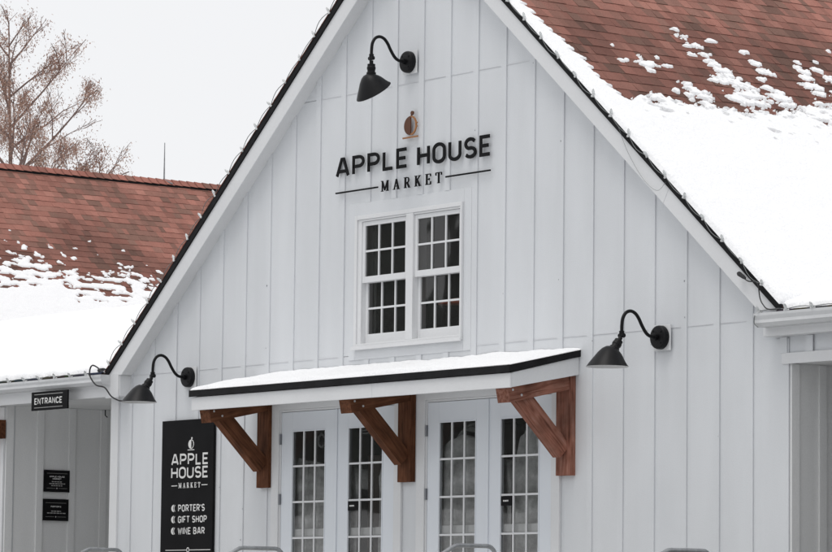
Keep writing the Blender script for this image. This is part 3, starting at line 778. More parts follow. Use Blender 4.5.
# low roof of the wing, front slope .30, with snow
def wing_roof(parent, x0f, x1f, x0b, x1b, seed, snow_label, yr=4.2):
    q = .30; y0 = -.20; z0 = 2.44; z1 = z0 + q * (yr - y0)
    m = MB()
    b = [(x0f, y0, z0), (x1f, y0, z0), (x1b, yr, z1), (x0b, yr, z1)]
    m.extr(b, (0, 0, -.05)); m.extr([(x0b, yr, z1), (x1b, yr, z1), (x1b, yr + 4.2, z0), (x0b, yr + 4.2, z0)], (0, 0, -.05))
    m.build('roof_deck', 'darkroof', parent, fixn=True)
    k = math.sqrt(1 + q * q); dn = Vector((0, -1 / k, -q / k)); nn = Vector((0, -q / k, 1 / k)); S = (yr - y0) * k
    xa, xb = min(x0f, x0b), max(x1f, x1b)
    rnd = random.Random(seed)
    # only the lowest courses peep out under the snow
    sm = MB()
    for r in range(4):
        s0 = S - .143 * (4 - r); x = x0f
        while x < x1f - .01:
            w = rnd.uniform(.12, .3); xe = min(x1f, x + w); c = tuple(rnd.uniform(.05, .12) * t for t in (1, .93, .9)); p0 = Vector((0, yr, z1))
            P = lambda X, s, h: tuple(Vector((X, 0, 0)) + p0 + dn * s + nn * h)
            b_ = len(sm.v); sm.v += [P(x, s0, .002), P(xe, s0, .002), P(xe, s0 + .15, .016), P(x, s0 + .15, .016), P(xe, s0 + .15, -.002), P(x, s0 + .15, -.002)]
            sm.face([b_, b_ + 3, b_ + 2, b_ + 1], 0, c); sm.face([b_ + 3, b_ + 5, b_ + 4, b_ + 2], 0, c); x = xe
    sm.build('roof', 'shingle', parent)
    def f(x, s):
        t = 1 - s / S                      # 0 at eave
        lim0 = x0f + (x0b - x0f) * t; lim1 = x1f + (x1b - x1f) * t
        if x < lim0 or x > lim1: return -.006
        e = S - .055 - s + .05 * noise.noise(Vector((x * 6, 0, seed))) + .035 * noise.noise(Vector((x * 17, s * 12, seed)))
        if e <= 0: return -.006
        return (.05 + .01 * noise.noise(Vector((x, s, 1)))) * math.sqrt(1 - (1 - min(1, e / .10)) ** 2) + .017
    o = snow_plane('roof_snow', (0, yr, z1), (1, 0, 0), dn, nn, max(xa, -14) if xa < -5 else xa, min(xb, 9), S - 1.2, S + .02, .025, f, snow_label)
    for p in o.data.polygons: p.flip()
    sb = MB(); sb.extr([(x0b - .1, yr - .02, z1 + .065), (x1b, yr - .02, z1 + .065), (x1b, yr + 4.25, z0 + .045), (x0b - .1, yr + 4.25, z0 + .045)], (0, 0, -.06)); tag(sb.build('roof_snow', 'snow', fixn=True), snow_label.replace('thin snow edge above the gutter of', 'even snow on the rear slope of'), 'snow', kind='stuff')
    o2 = snow_plane('roof_snow', (0, yr, z1), (1, 0, 0), dn, nn, xa, xb, 0, S - 1.08, .12, f, snow_label.replace('edge', 'upper part'))
    for p in o2.data.polygons: p.flip()
wing_roof(left, -14.5, -5.03, -14.5, -4.0, 3, 'thin snow edge above the gutter of the entrance wing roof')
# right wing ----
right = empty('right_wing', (6.5, 0, -.2), 'low white wing with a recessed passage right of the gable', 'building')
m = MB(); m.box(XR + .001, 9.5, 0, .05, 2.05, 2.4); m.box(5.70, 9.5, 0, .05, -.2, 2.0495)  # lower piece is unseen, added to narrow the passage and cut its light
for x in (4.86, 5.155, 5.56, 5.96): m.box(x - .04, x + .04, -.022, -.0125, 2.131, 2.258)
m.build('siding', 'siding', right)
m = MB(); m.box(4.845, 9.5, -.028, -.0125, 2.042, 2.130); m.build('header_board', 'trim', right, bevel=.003)
m = MB(); m.box(4.74, 9.5, -.13, -.0225, 2.262, 2.43); m.build('eave_box', 'trim', right, bevel=.004)
m = MB(); m.box(XR + .03, 9.5, .0505, 2.4, 2.05, 2.08); m.build('porch_ceiling', 'soft', right)
m = MB(); m.box(XR + .023, 9.5, 1.75, 1.85, -.2, 2.05); m.build('back_wall', 'soft', right)
m = MB(); m.box(5.75, 9.5, 0.051, 1.74, -.2, 2.049); m.build('side_wall', 'soft', right)  # unseen wall, put in to block light and darken the passage
gr = gutter(right, 4.775, 9.5, -.131, -.262, 2.438, 2.330, endcap_left=True)
wing_roof(right, 4.98, 9.5, 3.3, 9.5, 9, 'thin snow edge above the gutter of the right hand wing roof')

# ------------------------------------------------------------------ the barn-like building at far left
XB, ZB, YB0, YB1 = -20.4, 6.70, 4.05, 22
barn = empty('barn_building', (XB, YB0, -.2), 'long building behind with a red shingle roof half covered in snow', 'building')
m = MB(); H = 5.0
m.xz([(XB - H, -.2), (XB + H, -.2), (XB + H, ZB - .15 - PT * H), (XB, ZB - .15), (XB - H, ZB - .15 - PT * H)], YB0 + .2, YB1 - .2); m.build('siding', 'siding', barn)
m = MB()
for k in range(-12, 13): m.box(XB + k * .4 - .04, XB + k * .4 + .04, YB0 + .178, YB0 + .199, -.2, ZB - .25 - PT * abs(k * .4))
m.build('batten', 'siding', barn)
deck(barn, (XB, ZB), YB0, YB1, H + .3)
for s in (-1, 1):
    m = MB(); m.xz([(XB, ZB - .06), (XB + s * (H + .3), ZB - .06 - PT * (H + .3)), (XB + s * (H + .3), ZB - .26 - PT * (H + .3)), (XB, ZB - .26)], YB0 - .02, YB0 + .0); m.build('rake_board', 'trim', barn, fixn=True)
def wetB(y, s): return 1 - .32 * max(0, min(1, (s - 1.6 - .9 * noise.noise(Vector((y * .9, s * .5, 2)))) / .5))
shingles('roof', (XB, YB0, ZB), (0, 1, 0), (CS, 0, -SN), (SN, 0, CS), YB1 - YB0, 6.9, barn, 21, wet=wetB, y_off=YB0, tabw=(.08, .17))
shingles('roof', (XB, YB0, ZB), (0, 1, 0), (-CS, 0, -SN), (-SN, 0, CS), YB1 - YB0, 6.9, barn, 22, tabw=(.6, 1.2))
ridge_cap(barn, XB, ZB, YB0, YB1)
m = MB(); m.tube([(XB, 10.5, ZB + .03), (XB, 10.5, ZB + .62)], [.013, .006], 6); m.tube([(XB, 10.5, ZB + .04), (XB + .12, 10.58, ZB - .03)], .012, 6)
m.build('lightning_rod', 'steel', barn)
BNB = [(0, 2.75), (6.46, 2.53), (6.97, 2.36), (7.25, 2.36), (7.32, 2.78), (7.54, 2.60), (7.68, 2.76), (8.03, 2.77), (8.45, 2.50), (8.79, 2.65), (8.93, 2.82), (9.6, 2.75), (22, 2.7)]
def snowB(y, s):
    q = Vector((y * 4.2, s * 6.5, 5)); nz = noise.noise(q) * .6 + noise.noise(q * 2.2) * .35
    nf = noise.noise(Vector((y * 9, s * 15, 3))) * .7 + noise.noise(Vector((y * 21, s * 30, 3))) * .45
    b = lerp(BNB, y); h = (s - b) / .15 + nz * 1.6 + nf * 1.3
    if s < b + .75:
        hole = noise.noise(Vector((y * 4.6, s * 10, 8))) + nf * .45 + .06 - (s - b) * .42
        if hole > 0 and s > b - .15: h = min(h, -hole * 12 + .1)
    sp = noise.noise(Vector((y * 6.5, s * 10, 17))) + nf * .6 - .44 - max(0, (b - s) - .15) * .42     # loose scraps above the edge
    if sp > 0 and s > b - .75: h = max(h, sp * 5)
    h = min(1, h)
    return (.012 * (1 - (1 - min(1, h * 3)) ** 2) + .008) if h > 0 else h * .03
snow_plane('roof_snow', (XB, 0, ZB), (0, 1, 0), (CS, 0, -SN), (SN, 0, CS), YB0, 12.5, 1.5, 4.2, .02, snowB, 'ragged melting snow edge on the red roof of the building behind')
snow_plane('roof_snow', (XB, 0, ZB), (0, 1, 0), (CS, 0, -SN), (SN, 0, CS), YB0, 12.5, 4.18, 6.9, .12, lambda y, s: .020, 'deep even snow low on the roof of the building behind')
# snow on the short left strip over the rake of the tall gable is absent in the photograph

# ------------------------------------------------------------------ stroke lettering
def arc(cx, cy, rx, ry, a0, a1, n=10): return [(cx + rx * math.cos(R(a0 + (a1 - a0) * i / n)), cy + ry * math.sin(R(a0 + (a1 - a0) * i / n))) for i in range(n + 1)]
W_ = .62
def G(ch):
    """strokes (polyline, closed) on a unit cap height, centre lines between 0 and 1; and advance"""
    w = .56
    T = {
     'A': ([([(0, 0), (.25, 1), (.37, 1), (.62, 0)], False), ([(.09, .27), (.53, .27)], False)], .62),
     'P': ([([(0, 0), (0, 1), (.30, 1)] + arc(.30, .72, .24, .28, 90, -90) + [(0, .44)], False)], .54),
     'L': ([([(0, 1), (0, 0), (.44, 0)], False)], .44),
     'E': ([([(.46, 1), (0, 1), (0, 0), (.46, 0)], False), ([(0, .5), (.40, .5)], False)], .46),
     'H': ([([(0, 0), (0, 1)], False), ([(w, 0), (w, 1)], False), ([(0, .5), (w, .5)], False)], w),
     'O': ([(arc(.29, .70, .29, .30, 0, 180) + arc(.29, .30, .29, .30, 180, 360), True)], .58),
     'U': ([([(0, 1), (0, .28)] + arc(.28, .28, .28, .28, 180, 360) + [(.56, 1)], False)], .56),
     'S': ([(arc(.26, .735, .25, .265, 30, 250, 12) + arc(.27, .25, .26, .25, 80, -150, 12), False)], .53),
     'R': ([([(0, 0), (0, 1), (.30, 1)] + arc(.30, .73, .24, .27, 90, -90) + [(0, .46)], False), ([(.27, .46), (.54, 0)], False)], .55),
     'T': ([([(0, 1), (.56, 1)], False), ([(.28, 1), (.28, 0)], False)], .56),
     'N': ([([(0, 0), (0, 1), (.54, 0), (.54, 1)], False)], .54),
     'M': ([([(0, 0), (0, 1), (.34, .3), (.68, 1), (.68, 0)], False)], .68),
     'K': ([([(0, 0), (0, 1)], False), ([(.52, 1), (.02, .42)], False), ([(.16, .58), (.54, 0)], False)], .54),
     'C': ([(arc(.28, .70, .28, .30, 15, 180) + arc(.28, .30, .28, .30, 180, 345), False)], .54),
     'I': ([([(0, 0), (0, 1)], False)], .0),
     'F': ([([(.44, 1), (0, 1), (0, 0)], False), ([(0, .5), (.38, .5)], False)], .44),
     'B': ([([(0, 0), (0, 1), (.28, 1)] + arc(.28, .755, .22, .245, 90, -90) + [(.0, .51)], False), ([(.28, .51)] + arc(.29, .255, .25, .255, 90, -90) + [(0, 0)], False)], .54),
     'W': ([([(0, 1), (.20, 0), (.39, .8), (.58, 0), (.78, 1)], False)], .78),
     'G': ([(arc(.29, .70, .29, .30, 20, 180) + arc(.29, .30, .29, .30, 180, 360) + [(.58, .46), (.32, .46)], False)], .58),
     "'": ([([(0, 1), (0, .76)], False)], .0),
     '&': ([([(.6, 0), (.1, .75)] + arc(.28, .80, .16, .20, 190, 0) + [(.05, .32)] + arc(.25, .22, .22, .22, 160, 300) + [(.6, .45)], False)], .6)}
    return T[ch]
SERIF = {
 'M': ([([(.10, 0), (.10, 1)], .5), ([(.10, 1), (.42, .08)], 1.1), ([(.42, .08), (.74, 1)], .5), ([(.76, 0), (.76, 1)], 1.2), ([(-.02, 0), (.22, 0)], .4), ([(.62, 0), (.90, 0)], .4), ([(-.02, 1), (.12, 1)], .4), ([(.74, 1), (.90, 1)], .4)], .88),
 'A': ([([(.10, 0), (.36, 1)], .5), ([(.36, 1), (.64, 0)], 1.2), ([(.18, .3), (.52, .3)], .45), ([(-.02, 0), (.22, 0)], .4), ([(.50, 0), (.78, 0)], .4)], .76),
 'R': ([([(.12, 0), (.12, 1)], 1.2), ([(.12, 1), (.34, 1)] + arc(.34, .75, .2, .25, 90, -90) + [(.12, .5)], .6), ([(.34, .5), (.60, 0)], 1.1), ([(-.02, 0), (.26, 0)], .4), ([(-.02, 1), (.14, 1)], .4), ([(.52, 0), (.72, 0)], .4)], .70),
 'K': ([([(.12, 0), (.12, 1)], 1.2), ([(.58, 1), (.14, .42)], .5), ([(.26, .58), (.60, 0)], 1.2), ([(-.02, 0), (.26, 0)], .4), ([(-.02, 1), (.26, 1)], .4), ([(.48, 0), (.74, 0)], .4), ([(.46, 1), (.70, 1)], .4)], .72),
 'E': ([([(.12, 0), (.12, 1)], 1.2), ([(-.02, 0), (.60, 0)], .5), ([(-.02, 1), (.58, 1)], .5), ([(.12, .5), (.42, .5)], .45), ([(.58, 1), (.58, .76)], .45), ([(.60, 0), (.60, .26)], .45), ([(.42, .38), (.42, .62)], .4)], .62),
 'T': ([([(.34, 0), (.34, 1)], 1.2), ([(.0, 1), (.68, 1)], .5), ([(.0, 1), (.0, .74)], .45), ([(.68, 1), (.68, .74)], .45), ([(.2, 0), (.48, 0)], .4)], .70)}
def stroke(mb, pts, closed, wd, y0, y1, mi=0, axis='xz'):
    """ribbon of width wd along pts (x, z), between depths y0 (front) and y1; axis 'yz' puts it on a wall facing +x"""
    n = len(pts); P = [Vector(p) for p in pts]; L = []; Rr = []
    for i in range(n):
        if closed: a = P[(i - 1) % n]; c = P[(i + 1) % n]
        else: a = P[max(0, i - 1)]; c = P[min(n - 1, i + 1)]
        d1 = (P[i] - a); d2 = (c - P[i])
        if d1.length < 1e-9: d1 = d2
        if d2.length < 1e-9: d2 = d1
        if d1.length < 1e-9: d1 = d2 = Vector((1, 0))
        d1 = d1.normalized(); d2 = d2.normalized(); n1 = Vector((-d1.y, d1.x)); n2 = Vector((-d2.y, d2.x)); mdir = (n1 + n2)
        mdir = n1 if mdir.length < 1e-6 else mdir.normalized(); k = min(1.6, 1 / max(.3, mdir.dot(n1)))
        L.append(P[i] + mdir * wd / 2 * k); Rr.append(P[i] - mdir * wd / 2 * k)
    def V(p, y): return (p.x, y, p.y) if axis == 'xz' else (y, p.x, p.y)
    b = len(mb.v)
    for i in range(n): mb.v += [V(L[i], y0), V(Rr[i], y0), V(L[i], y1), V(Rr[i], y1)]
    for i in range(n if closed else n - 1):
        j = (i + 1) % n; A = b + 4 * i; B = b + 4 * j
        mb.face([A, A + 1, B + 1, B], mi); mb.face([A + 2, B + 2, B + 3, A + 3], mi); mb.face([A, B, B + 2, A + 2], mi); mb.face([A + 1, A + 3, B + 3, B + 1], mi)
    if not closed:
        mb.face([b, b + 2, b + 3, b + 1], mi); e = b + 4 * (n - 1); mb.face([e, e + 1, e + 3, e + 2], mi)
def dedupe(pts):
    o = [pts[0]]
    for p in pts[1:]:
        if (Vector(p) - Vector(o[-1])).length > 1e-4: o.append(p)
    if len(o) > 2 and (Vector(o[0]) - Vector(o[-1])).length < 1e-4: o.pop()
    return o
def text(s, x0, x1, z0, z1, y0, y1, wt=.16, gap=.22, sp=.42, serif=False, each=None, axis='xz'):
    """letters fitted to the box; each(name, MB) is called per letter, else all go into the returned MB"""
    h = z1 - z0; adv = []; x = 0
    for ch in s:
        if ch == ' ': x += sp; adv.append(None); continue
        w = (SERIF[ch][1] if serif else G(ch)[1]); adv.append(x); x += w + gap
    tot = x - gap; pad = wt * h / 2
    kx = (x1 - x0 - 2 * pad) / tot; kz = h - 2 * pad if not serif else h
    whole = MB()
    for ch, a in zip(s, adv):
        if a is None: continue
        mb = MB() if each else whole; i = 0
        strokes = SERIF[ch][0] if serif else G(ch)[0]
        for pts, q in strokes:
            pp = dedupe([(x0 + pad + (a + px) * kx, z0 + (pad if not serif else 0) + pz * kz) for px, pz in pts])
            ww = wt * h * (q if serif else 1)
            stroke(mb, pp, (q is True), ww, y0 - .0003 * i, y1, axis=axis); i += 1
        if each: each(ch, mb)
    return whole

def emblem(parent, xc, zc, sc, y0, y1, mfill, mline, prefix='emblem'):
    """apple that is also a cup: filled left half, open right half, stem, ear and saucer line"""
    m = MB(); rx, rz = .098 * sc, .088 * sc
    half = [(xc + rx * .12, zc + rz)] + [(xc + rx * .12 + (rx * 1.0) * math.cos(R(a)), zc + rz * math.sin(R(a))) for a in range(100, 261, 10)] + [(xc + rx * .12, zc - rz)]
    m.xz(half, y0, y1); m.build(prefix, mfill, parent, fixn=True)
    m = MB(); stroke(m, [(xc + rx * .14 + rx * .80 * math.cos(R(a)), zc + rz * .94 * math.sin(R(a))) for a in range(-90, 91, 9)], False, .014 * sc, y0 - .0008, y1)
    stroke(m, [(xc + rx * .90, zc + rz * .28), (xc + rx * 1.10, zc + rz * .22)], False, .011 * sc, y0 - .0005, y1)
    stroke(m, [(xc + rx * .90, zc - rz * .10), (xc + rx * 1.10, zc - rz * .16)], False, .011 * sc, y0 - .0005, y1)
    stroke(m, [(xc - rx * 1.1, zc - rz * 1.22), (xc + rx * 1.2, zc - rz * 1.22)], False, .014 * sc, y0, y1)
    m.build(prefix + '_line', mline, parent, fixn=True)
    m = MB(); m.xz([(xc + rx * .32 + .022 * sc * math.cos(R(a)), zc + rz * 1.30 + .019 * sc * math.sin(R(a))) for a in range(0, 360, 30)], y0, y1)
    stroke(m, [(xc + rx * .2, zc + rz), (xc + rx * .22, zc + rz * 1.2)], False, .012 * sc, y0 - .0005, y1)
    m.build(prefix + '_stem', mfill, parent, fixn=True)

# raised sign on the gable
sg = empty('shop_sign', (-.12, -.05, 3.9), 'raised black APPLE HOUSE MARKET lettering with brown apple emblem on the gable', 'sign')
L0, L1 = -.040, -.028
def one(ch, mb): mb.build('letter', 'letter', sg, fixn=True)
text('APPLE', -1.245, -.140, 4.098, 4.285, L0, L1, wt=.165, gap=.30, each=one)
text('HOUSE', .015, 1.088, 4.088, 4.280, L0, L1, wt=.165, gap=.30, each=one)
text('MARKET', -.535, .388, 3.912, 4.005, L0, L1, wt=.15, gap=.62, serif=True, each=one)
for a, b in ((-1.247, -.585), (.44, 1.088)):
    m = MB(); m.box(a, b, L0, L1, 3.949, 3.963); m.build('rule', 'letter', sg)
emblem(sg, -.10, 4.478, 1.0, L0, L1, 'brown', 'copper')

# tall panel sign left of the doors
ps = empty('panel_sign', (-3.67, -.03, .0), 'tall black APPLE HOUSE MARKET panel sign listing three shops, beside the doors', 'sign')
m = MB(); m.box(-4.135, -3.215, -.045, -.022, -.05, 1.927); m.build('panel', 'bsign', ps, bevel=.002)
Y0, Y1 = -.048, -.0455
emblem(ps, -3.612, 1.683, .52, Y0, Y1, 'wtext', 'wtext')
def line(s, *a, **k): text(s, *a, **k).build('lettering', 'wtext', ps, fixn=True)
line('APPLE', -3.955, -3.300, 1.479, 1.594, Y0, Y1, wt=.17, gap=.26)
line('HOUSE', -3.955, -3.300, 1.349, 1.464, Y0, Y1, wt=.17, gap=.24)
line('MARKET', -3.822, -3.43, 1.256, 1.304, Y0, Y1, wt=.19, gap=.55, serif=True)
line("PORTER'S", -3.820, -3.350, 1.022, 1.092, Y0, Y1, wt=.165, gap=.30)
line('GIFT SHOP', -3.820, -3.312, .911, .980, Y0, Y1, wt=.165, gap=.30)
line('WINE BAR', -3.820, -3.345, .798, .867, Y0, Y1, wt=.165, gap=.30)
for a, b in ((-3.947, -3.845), (-3.412, -3.308)):
    m = MB(); m.box(a, b, Y0, Y1, 1.275, 1.283); m.build('rule', 'wtext', ps)
for z in (1.057, .946, .833):
    m = MB()
    m.xz([(-3.897 + .001, z + .036)] + [(-3.897 + .045 * math.cos(R(a)), z + .036 * math.sin(R(a))) for a in range(100, 261, 20)] + [(-3.896, z - .036), (-3.912, z)], Y0, Y1)
    stroke(m, [(-3.878 + .0, z + .032), (-3.893, z + .01), (-3.893, z - .01), (-3.878, z - .032)], False, .008, Y0, Y1)
    m.build('bullet', 'wtext', ps, fixn=True)
m = MB(); m.box(-4.035, -3.66, Y0, Y1, .641, .648); m.box(-3.612, -3.240, Y0, Y1, .641, .648)
stroke(m, [(-3.636 + .020 * math.cos(R(a)), .645 + .022 * math.sin(R(a))) for a in range(0, 360, 30)], True, .009, Y0, Y1); m.build('rule', 'wtext', ps, fixn=True)

# ENTRANCE sign
es = empty('entrance_sign', (-6.05, -.29, 2.1), 'black ENTRANCE sign hanging on the gutter of the left wing', 'sign')
A = Matrix.Rotation(R(0), 4, 'Y')
m = MB(); ex0, ex1, ez0, ez1 = -6.255, -5.545, 2.105, 2.298; YE = -.292
m.box(ex0, ex1, YE, YE + .02, ez0, ez1); m.build('panel', 'bsign', es, bevel=.002)
text('ENTRANCE', ex0 + .065, ex1 - .10, ez0 + .062, ez0 + .128, YE - .003, YE - .0005, wt=.17, gap=.30).build('lettering', 'wtext', es, fixn=True)
for z in (ez0 + .028, ez1 - .028):
    m = MB(); m.box(ex0 + .06, ex1 - .09, YE - .002, YE - .0005, z - .0025, z + .0025); m.build('rule', 'gtext', es)
m = MB()
for x in (ex0 + .08, ex1 - .3): m.box(x - .012, x + .012, YE + .0205, -.141, ez1 - .05, ez1 - .04)
m.build('hanger', 'black', es)

# two small wall plates on the porch side wall
def plate(y0, y1, z0, z1, lines, label):
    e = empty('wall_plate', (XW + .01, (y0 + y1) / 2, z0), label, 'sign')
    m = MB(); m.box(XW + .021, XW + .032, y0, y1, z0, z1); m.build('panel', 'bsign', e, bevel=.001)
    xf = XW + .034; w = y1 - y0; h = z1 - z0
    for kind, a, b, z, *rest in lines:
        if kind == 'rule':
            m = MB(); m.box(XW + .0325, xf, y0 + w * a, y0 + w * b, z0 + h * z - .0012, z0 + h * z + .0012); m.build('rule', 'gtext', e)
        elif kind == 'dot':
            m = MB(); yc = y0 + w * a; zc = z0 + h * z; m.extr([(xf + .0005, yc - .007, zc), (xf + .0005, yc, zc - .008), (xf + .0005, yc + .007, zc), (xf + .0005, yc, zc + .008)], (-.002, 0, 0)); m.build('emblem', 'wtext', e, fixn=True)
        elif kind == 'words':   # copy too small to read: bars broken like words
            m = MB(); rnd = random.Random(int(z * 100)); x = a
            while x < b - .02:
                ww = min(rnd.uniform(.05, .12), b - x); m.box(XW + .0325, xf, y0 + w * x, y0 + w * (x + ww), z0 + h * z - .0045, z0 + h * z + .0045); x += ww + .025
            m.build('lettering', 'gtext', e)
        else:
            t = text(rest[0], y0 + w * a, y0 + w * b, z0 + h * z - .008, z0 + h * z + .008, xf, XW + .0325, wt=.2, gap=.26, axis='yz'); t.build('lettering', 'wtext', e, fixn=True)
    return e
plate(.475, .795, 1.313, 1.548, [('rule', .1, .9, .85), ('text', .2, .8, .70, 'APPLE HOUSE'), ('text', .33, .67, .60, 'MARKET'), ('words', .3, .7, .47), ('words', .2, .82, .38), ('words', .28, .74, .29), ('rule', .1, .44, .17), ('rule', .56, .9, .17), ('dot', .5, 0, .17)], 'upper of two small black plates on the entrance side wall')
plate(.468, .788, 1.005, 1.238, [('rule', .1, .9, .82), ('text', .3, .7, .65, "PORTER'S"), ('words', .32, .7, .44), ('words', .16, .88, .35), ('rule', .1, .44, .18), ('rule', .56, .9, .18), ('dot', .5, 0, .18)], 'lower of two small black plates on the entrance side wall')

# ------------------------------------------------------------------ gooseneck lamps
def gooseneck(x, z, tilt, label, first=None):
    e = empty('gooseneck_lamp', (x, -.022, z), label, 'wall lamp', 'black gooseneck lamps on the gable wall')
    S = Vector((x, 0, z))
    def w(y, dz): return (x, -y, z + dz)
    b = MB(); b.box(x - .098, x + .112, -.030, -.0215, z - .11, z + .105); b.build('mounting_plate', 'trim', e, bevel=.003)
    b = MB(); seg = 28
    prof = [(.100, .0305), (.100, .060), (.096, .074), (.088, .080), (.050, .084)]
    b.rings([[(x + r * math.cos(2 * math.pi * k / seg), -y, z + r * math.sin(2 * math.pi * k / seg)) for k in range(seg)] for r, y in prof])
    b.tube([w(.08, -.0), w(.115, 0)], .026, 14)
    for ax, az in ((-.045, .05), (.045, -.05), (.05, .045)): b.tube([w(.08, az) if 0 else (x + ax, -.08, z + az), (x + ax, -.088, z + az)], .008, 8)
    b.build('canopy_disc', 'black', e, smooth=False, fixn=True, bevel=.002)
    # arm: smooth spline
    ctl = [(.10, 0), (.155, .004), (.20, .03), (.245, .088), (.28, .145), (.32, .185), (.37, .200), (.42, .182), (.452, .135), (.462, .075), (.463, .02)]
    pts = []
    for i in range(len(ctl) - 1):
        p0 = ctl[max(0, i - 1)]; p1 = ctl[i]; p2 = ctl[i + 1]; p3 = ctl[min(len(ctl) - 1, i + 2)]
        for k in range(5):
            t = k / 5
            pts.append(tuple(.5 * ((2 * p1[j]) + (-p0[j] + p2[j]) * t + (2 * p0[j] - 5 * p1[j] + 4 * p2[j] - p3[j]) * t * t + (-p0[j] + 3 * p1[j] - 3 * p2[j] + p3[j]) * t ** 3) for j in (0, 1)))
    pts.append(ctl[-1])
    a = MB(); a.tube([w(p, q) for p, q in pts], .0145, 10); a.build('arm', 'black', e, smooth=True)
    # knuckle
    kx, kz = .463, .0
    k = MB(); k.tube([w(kx, .03), w(kx, -.022)], .022, 12); k.tube([(x - .03, -kx, z + kz - .008), (x + .03, -kx, z + kz - .008)], .019, 10); k.build('knuckle', 'black', e)
    # shade in local (u out, wdown) rotated by tilt
    ct, stt = math.cos(R(tilt)), math.sin(R(tilt))
    def loc(u, xx, wv):   # u outwards, wv down along axis
        uu = u * ct + wv * stt; ww = wv * ct - u * stt
        return (x + xx, -(kx + uu), z + kz - .01 - ww)
    def ring(r, wv, tl=0, uc=0, n=32, rx=None):
        rx = rx or r
        return [loc(uc + r * math.cos(2 * math.pi * k / n) * math.cos(R(tl)), rx * math.sin(2 * math.pi * k / n), wv + r * math.cos(2 * math.pi * k / n) * math.sin(R(tl))) for k in range(n)]
    s = MB(); s.rings([ring(r, wv) for r, wv in ((.018, .02), (.018, .05), (.036, .052), (.036, .075), (.040, .08), (.040, .10), (.036, .105), (.036, .125), (.044, .13), (.044, .158))], cap0=True, cap1=True)
    s.build('socket', 'black', e, smooth=False, fixn=True, bevel=.001)
    o = MB()
    RG = [(.050, .150, 0, 0), (.072, .160, 3, 0), (.092, .178, 9, -.002), (.112, .207, 17, -.006), (.135, .245, 26, -.014), (.158, .278, 32, -.022), (.176, .302, 36, -.030)]
    inner = [(r - .004, wv + .004, tl, uc) for r, wv, tl, uc in RG]
    o.rings([ring(r, wv, tl, uc) for r, wv, tl, uc in RG], cap0=True, cap1=False)
    o.build('shade', 'black', e, smooth=True, fixn=True)
    i_ = MB(); i_.rings([ring(r, wv, tl, uc) for r, wv, tl, uc in RG[-1:] + inner[::-1]], cap0=False, cap1=True)
    i_.build('shade_lining', 'inner', e, smooth=True)
    b = MB(); b.rings([ring(r, wv, 0, 0, 16) for r, wv in ((.015, .16), (.022, .19), (.032, .225), (.026, .25), (.008, .262))]); b.build('bulb', 'bulb', e, smooth=True)
    return e
gooseneck(-3.682, 2.346, 36, 'black gooseneck lamp left of the canopy above the panel sign')
gooseneck(3.394, 2.338, 36, 'black gooseneck lamp on bare wall right of the canopy')
gooseneck(-.127, 5.067, 0, 'black gooseneck lamp high on the gable above the raised lettering')

# ------------------------------------------------------------------ handrails
def handrail(x, z, ya, yb, yc, label, drop=.05):
    m = MB(); r = .0175
    # wall-side post, rounded shoulder, short flat run, slope down over the steps, foot post
    top = z - r
    pts = [(x, -2.21, -.2), (x, -2.21, top - .16), (x, -2.215, top - .10)] 
    pts += [(x, -2.30 + .085 * math.cos(R(a)), top - .085 + .085 * math.sin(R(a))) for a in range(10, 91, 16)]
    pts += [(x, yb + .03, top), (x, yb, top - .004), (x, yb - .05, top - .028)]
    ye = yb - 2.0; pts += [(x, ye, top - .004 - .55 * 2.0), (x, ye - .25, top - .004 - .55 * 2.0)]
    pts.append((x, ye - .30, top - .05 - .55 * 2.0)); 
    m.tube(pts, r, 10)
    for yy in (yb - .9,): m.tube([(x, yy, top - .55 * .9), (x, yy, -1.3)], r * .9, 10)
    m.tube([(x, ye - .2, top - .02 - 1.1), (x, ye - .2, GZ)], r * .9, 10)
    return tag(m.build('handrail', 'steel', smooth=True), label, 'handrail', 'steel handrails on the entrance steps')
for x, z, yb, lab in ((-1.411, .597, -2.583, 'steel handrail top in front of the left porch, leftmost of four'), (1.087, .583, -2.657, 'steel handrail top below the left bracket beside the panel sign'),
                      (3.955, .575, -2.610, 'steel handrail top in front of the right pair of glass doors'), (6.452, .515, -2.63, 'steel handrail top in front of plain wall, rightmost of four')):
    handrail(x, z + .0, 0, yb, 0, lab)

# timber beam end at the far left
m = beam((-9.6, -.1, 1.962), (-7.225, -.1, 1.962), .16, .198, (0, 1, 0)); bo = m.build('timber_beam', 'cedar', bevel=.02); tag(bo, 'end of a brown timber beam at the far left wall edge', 'beam')

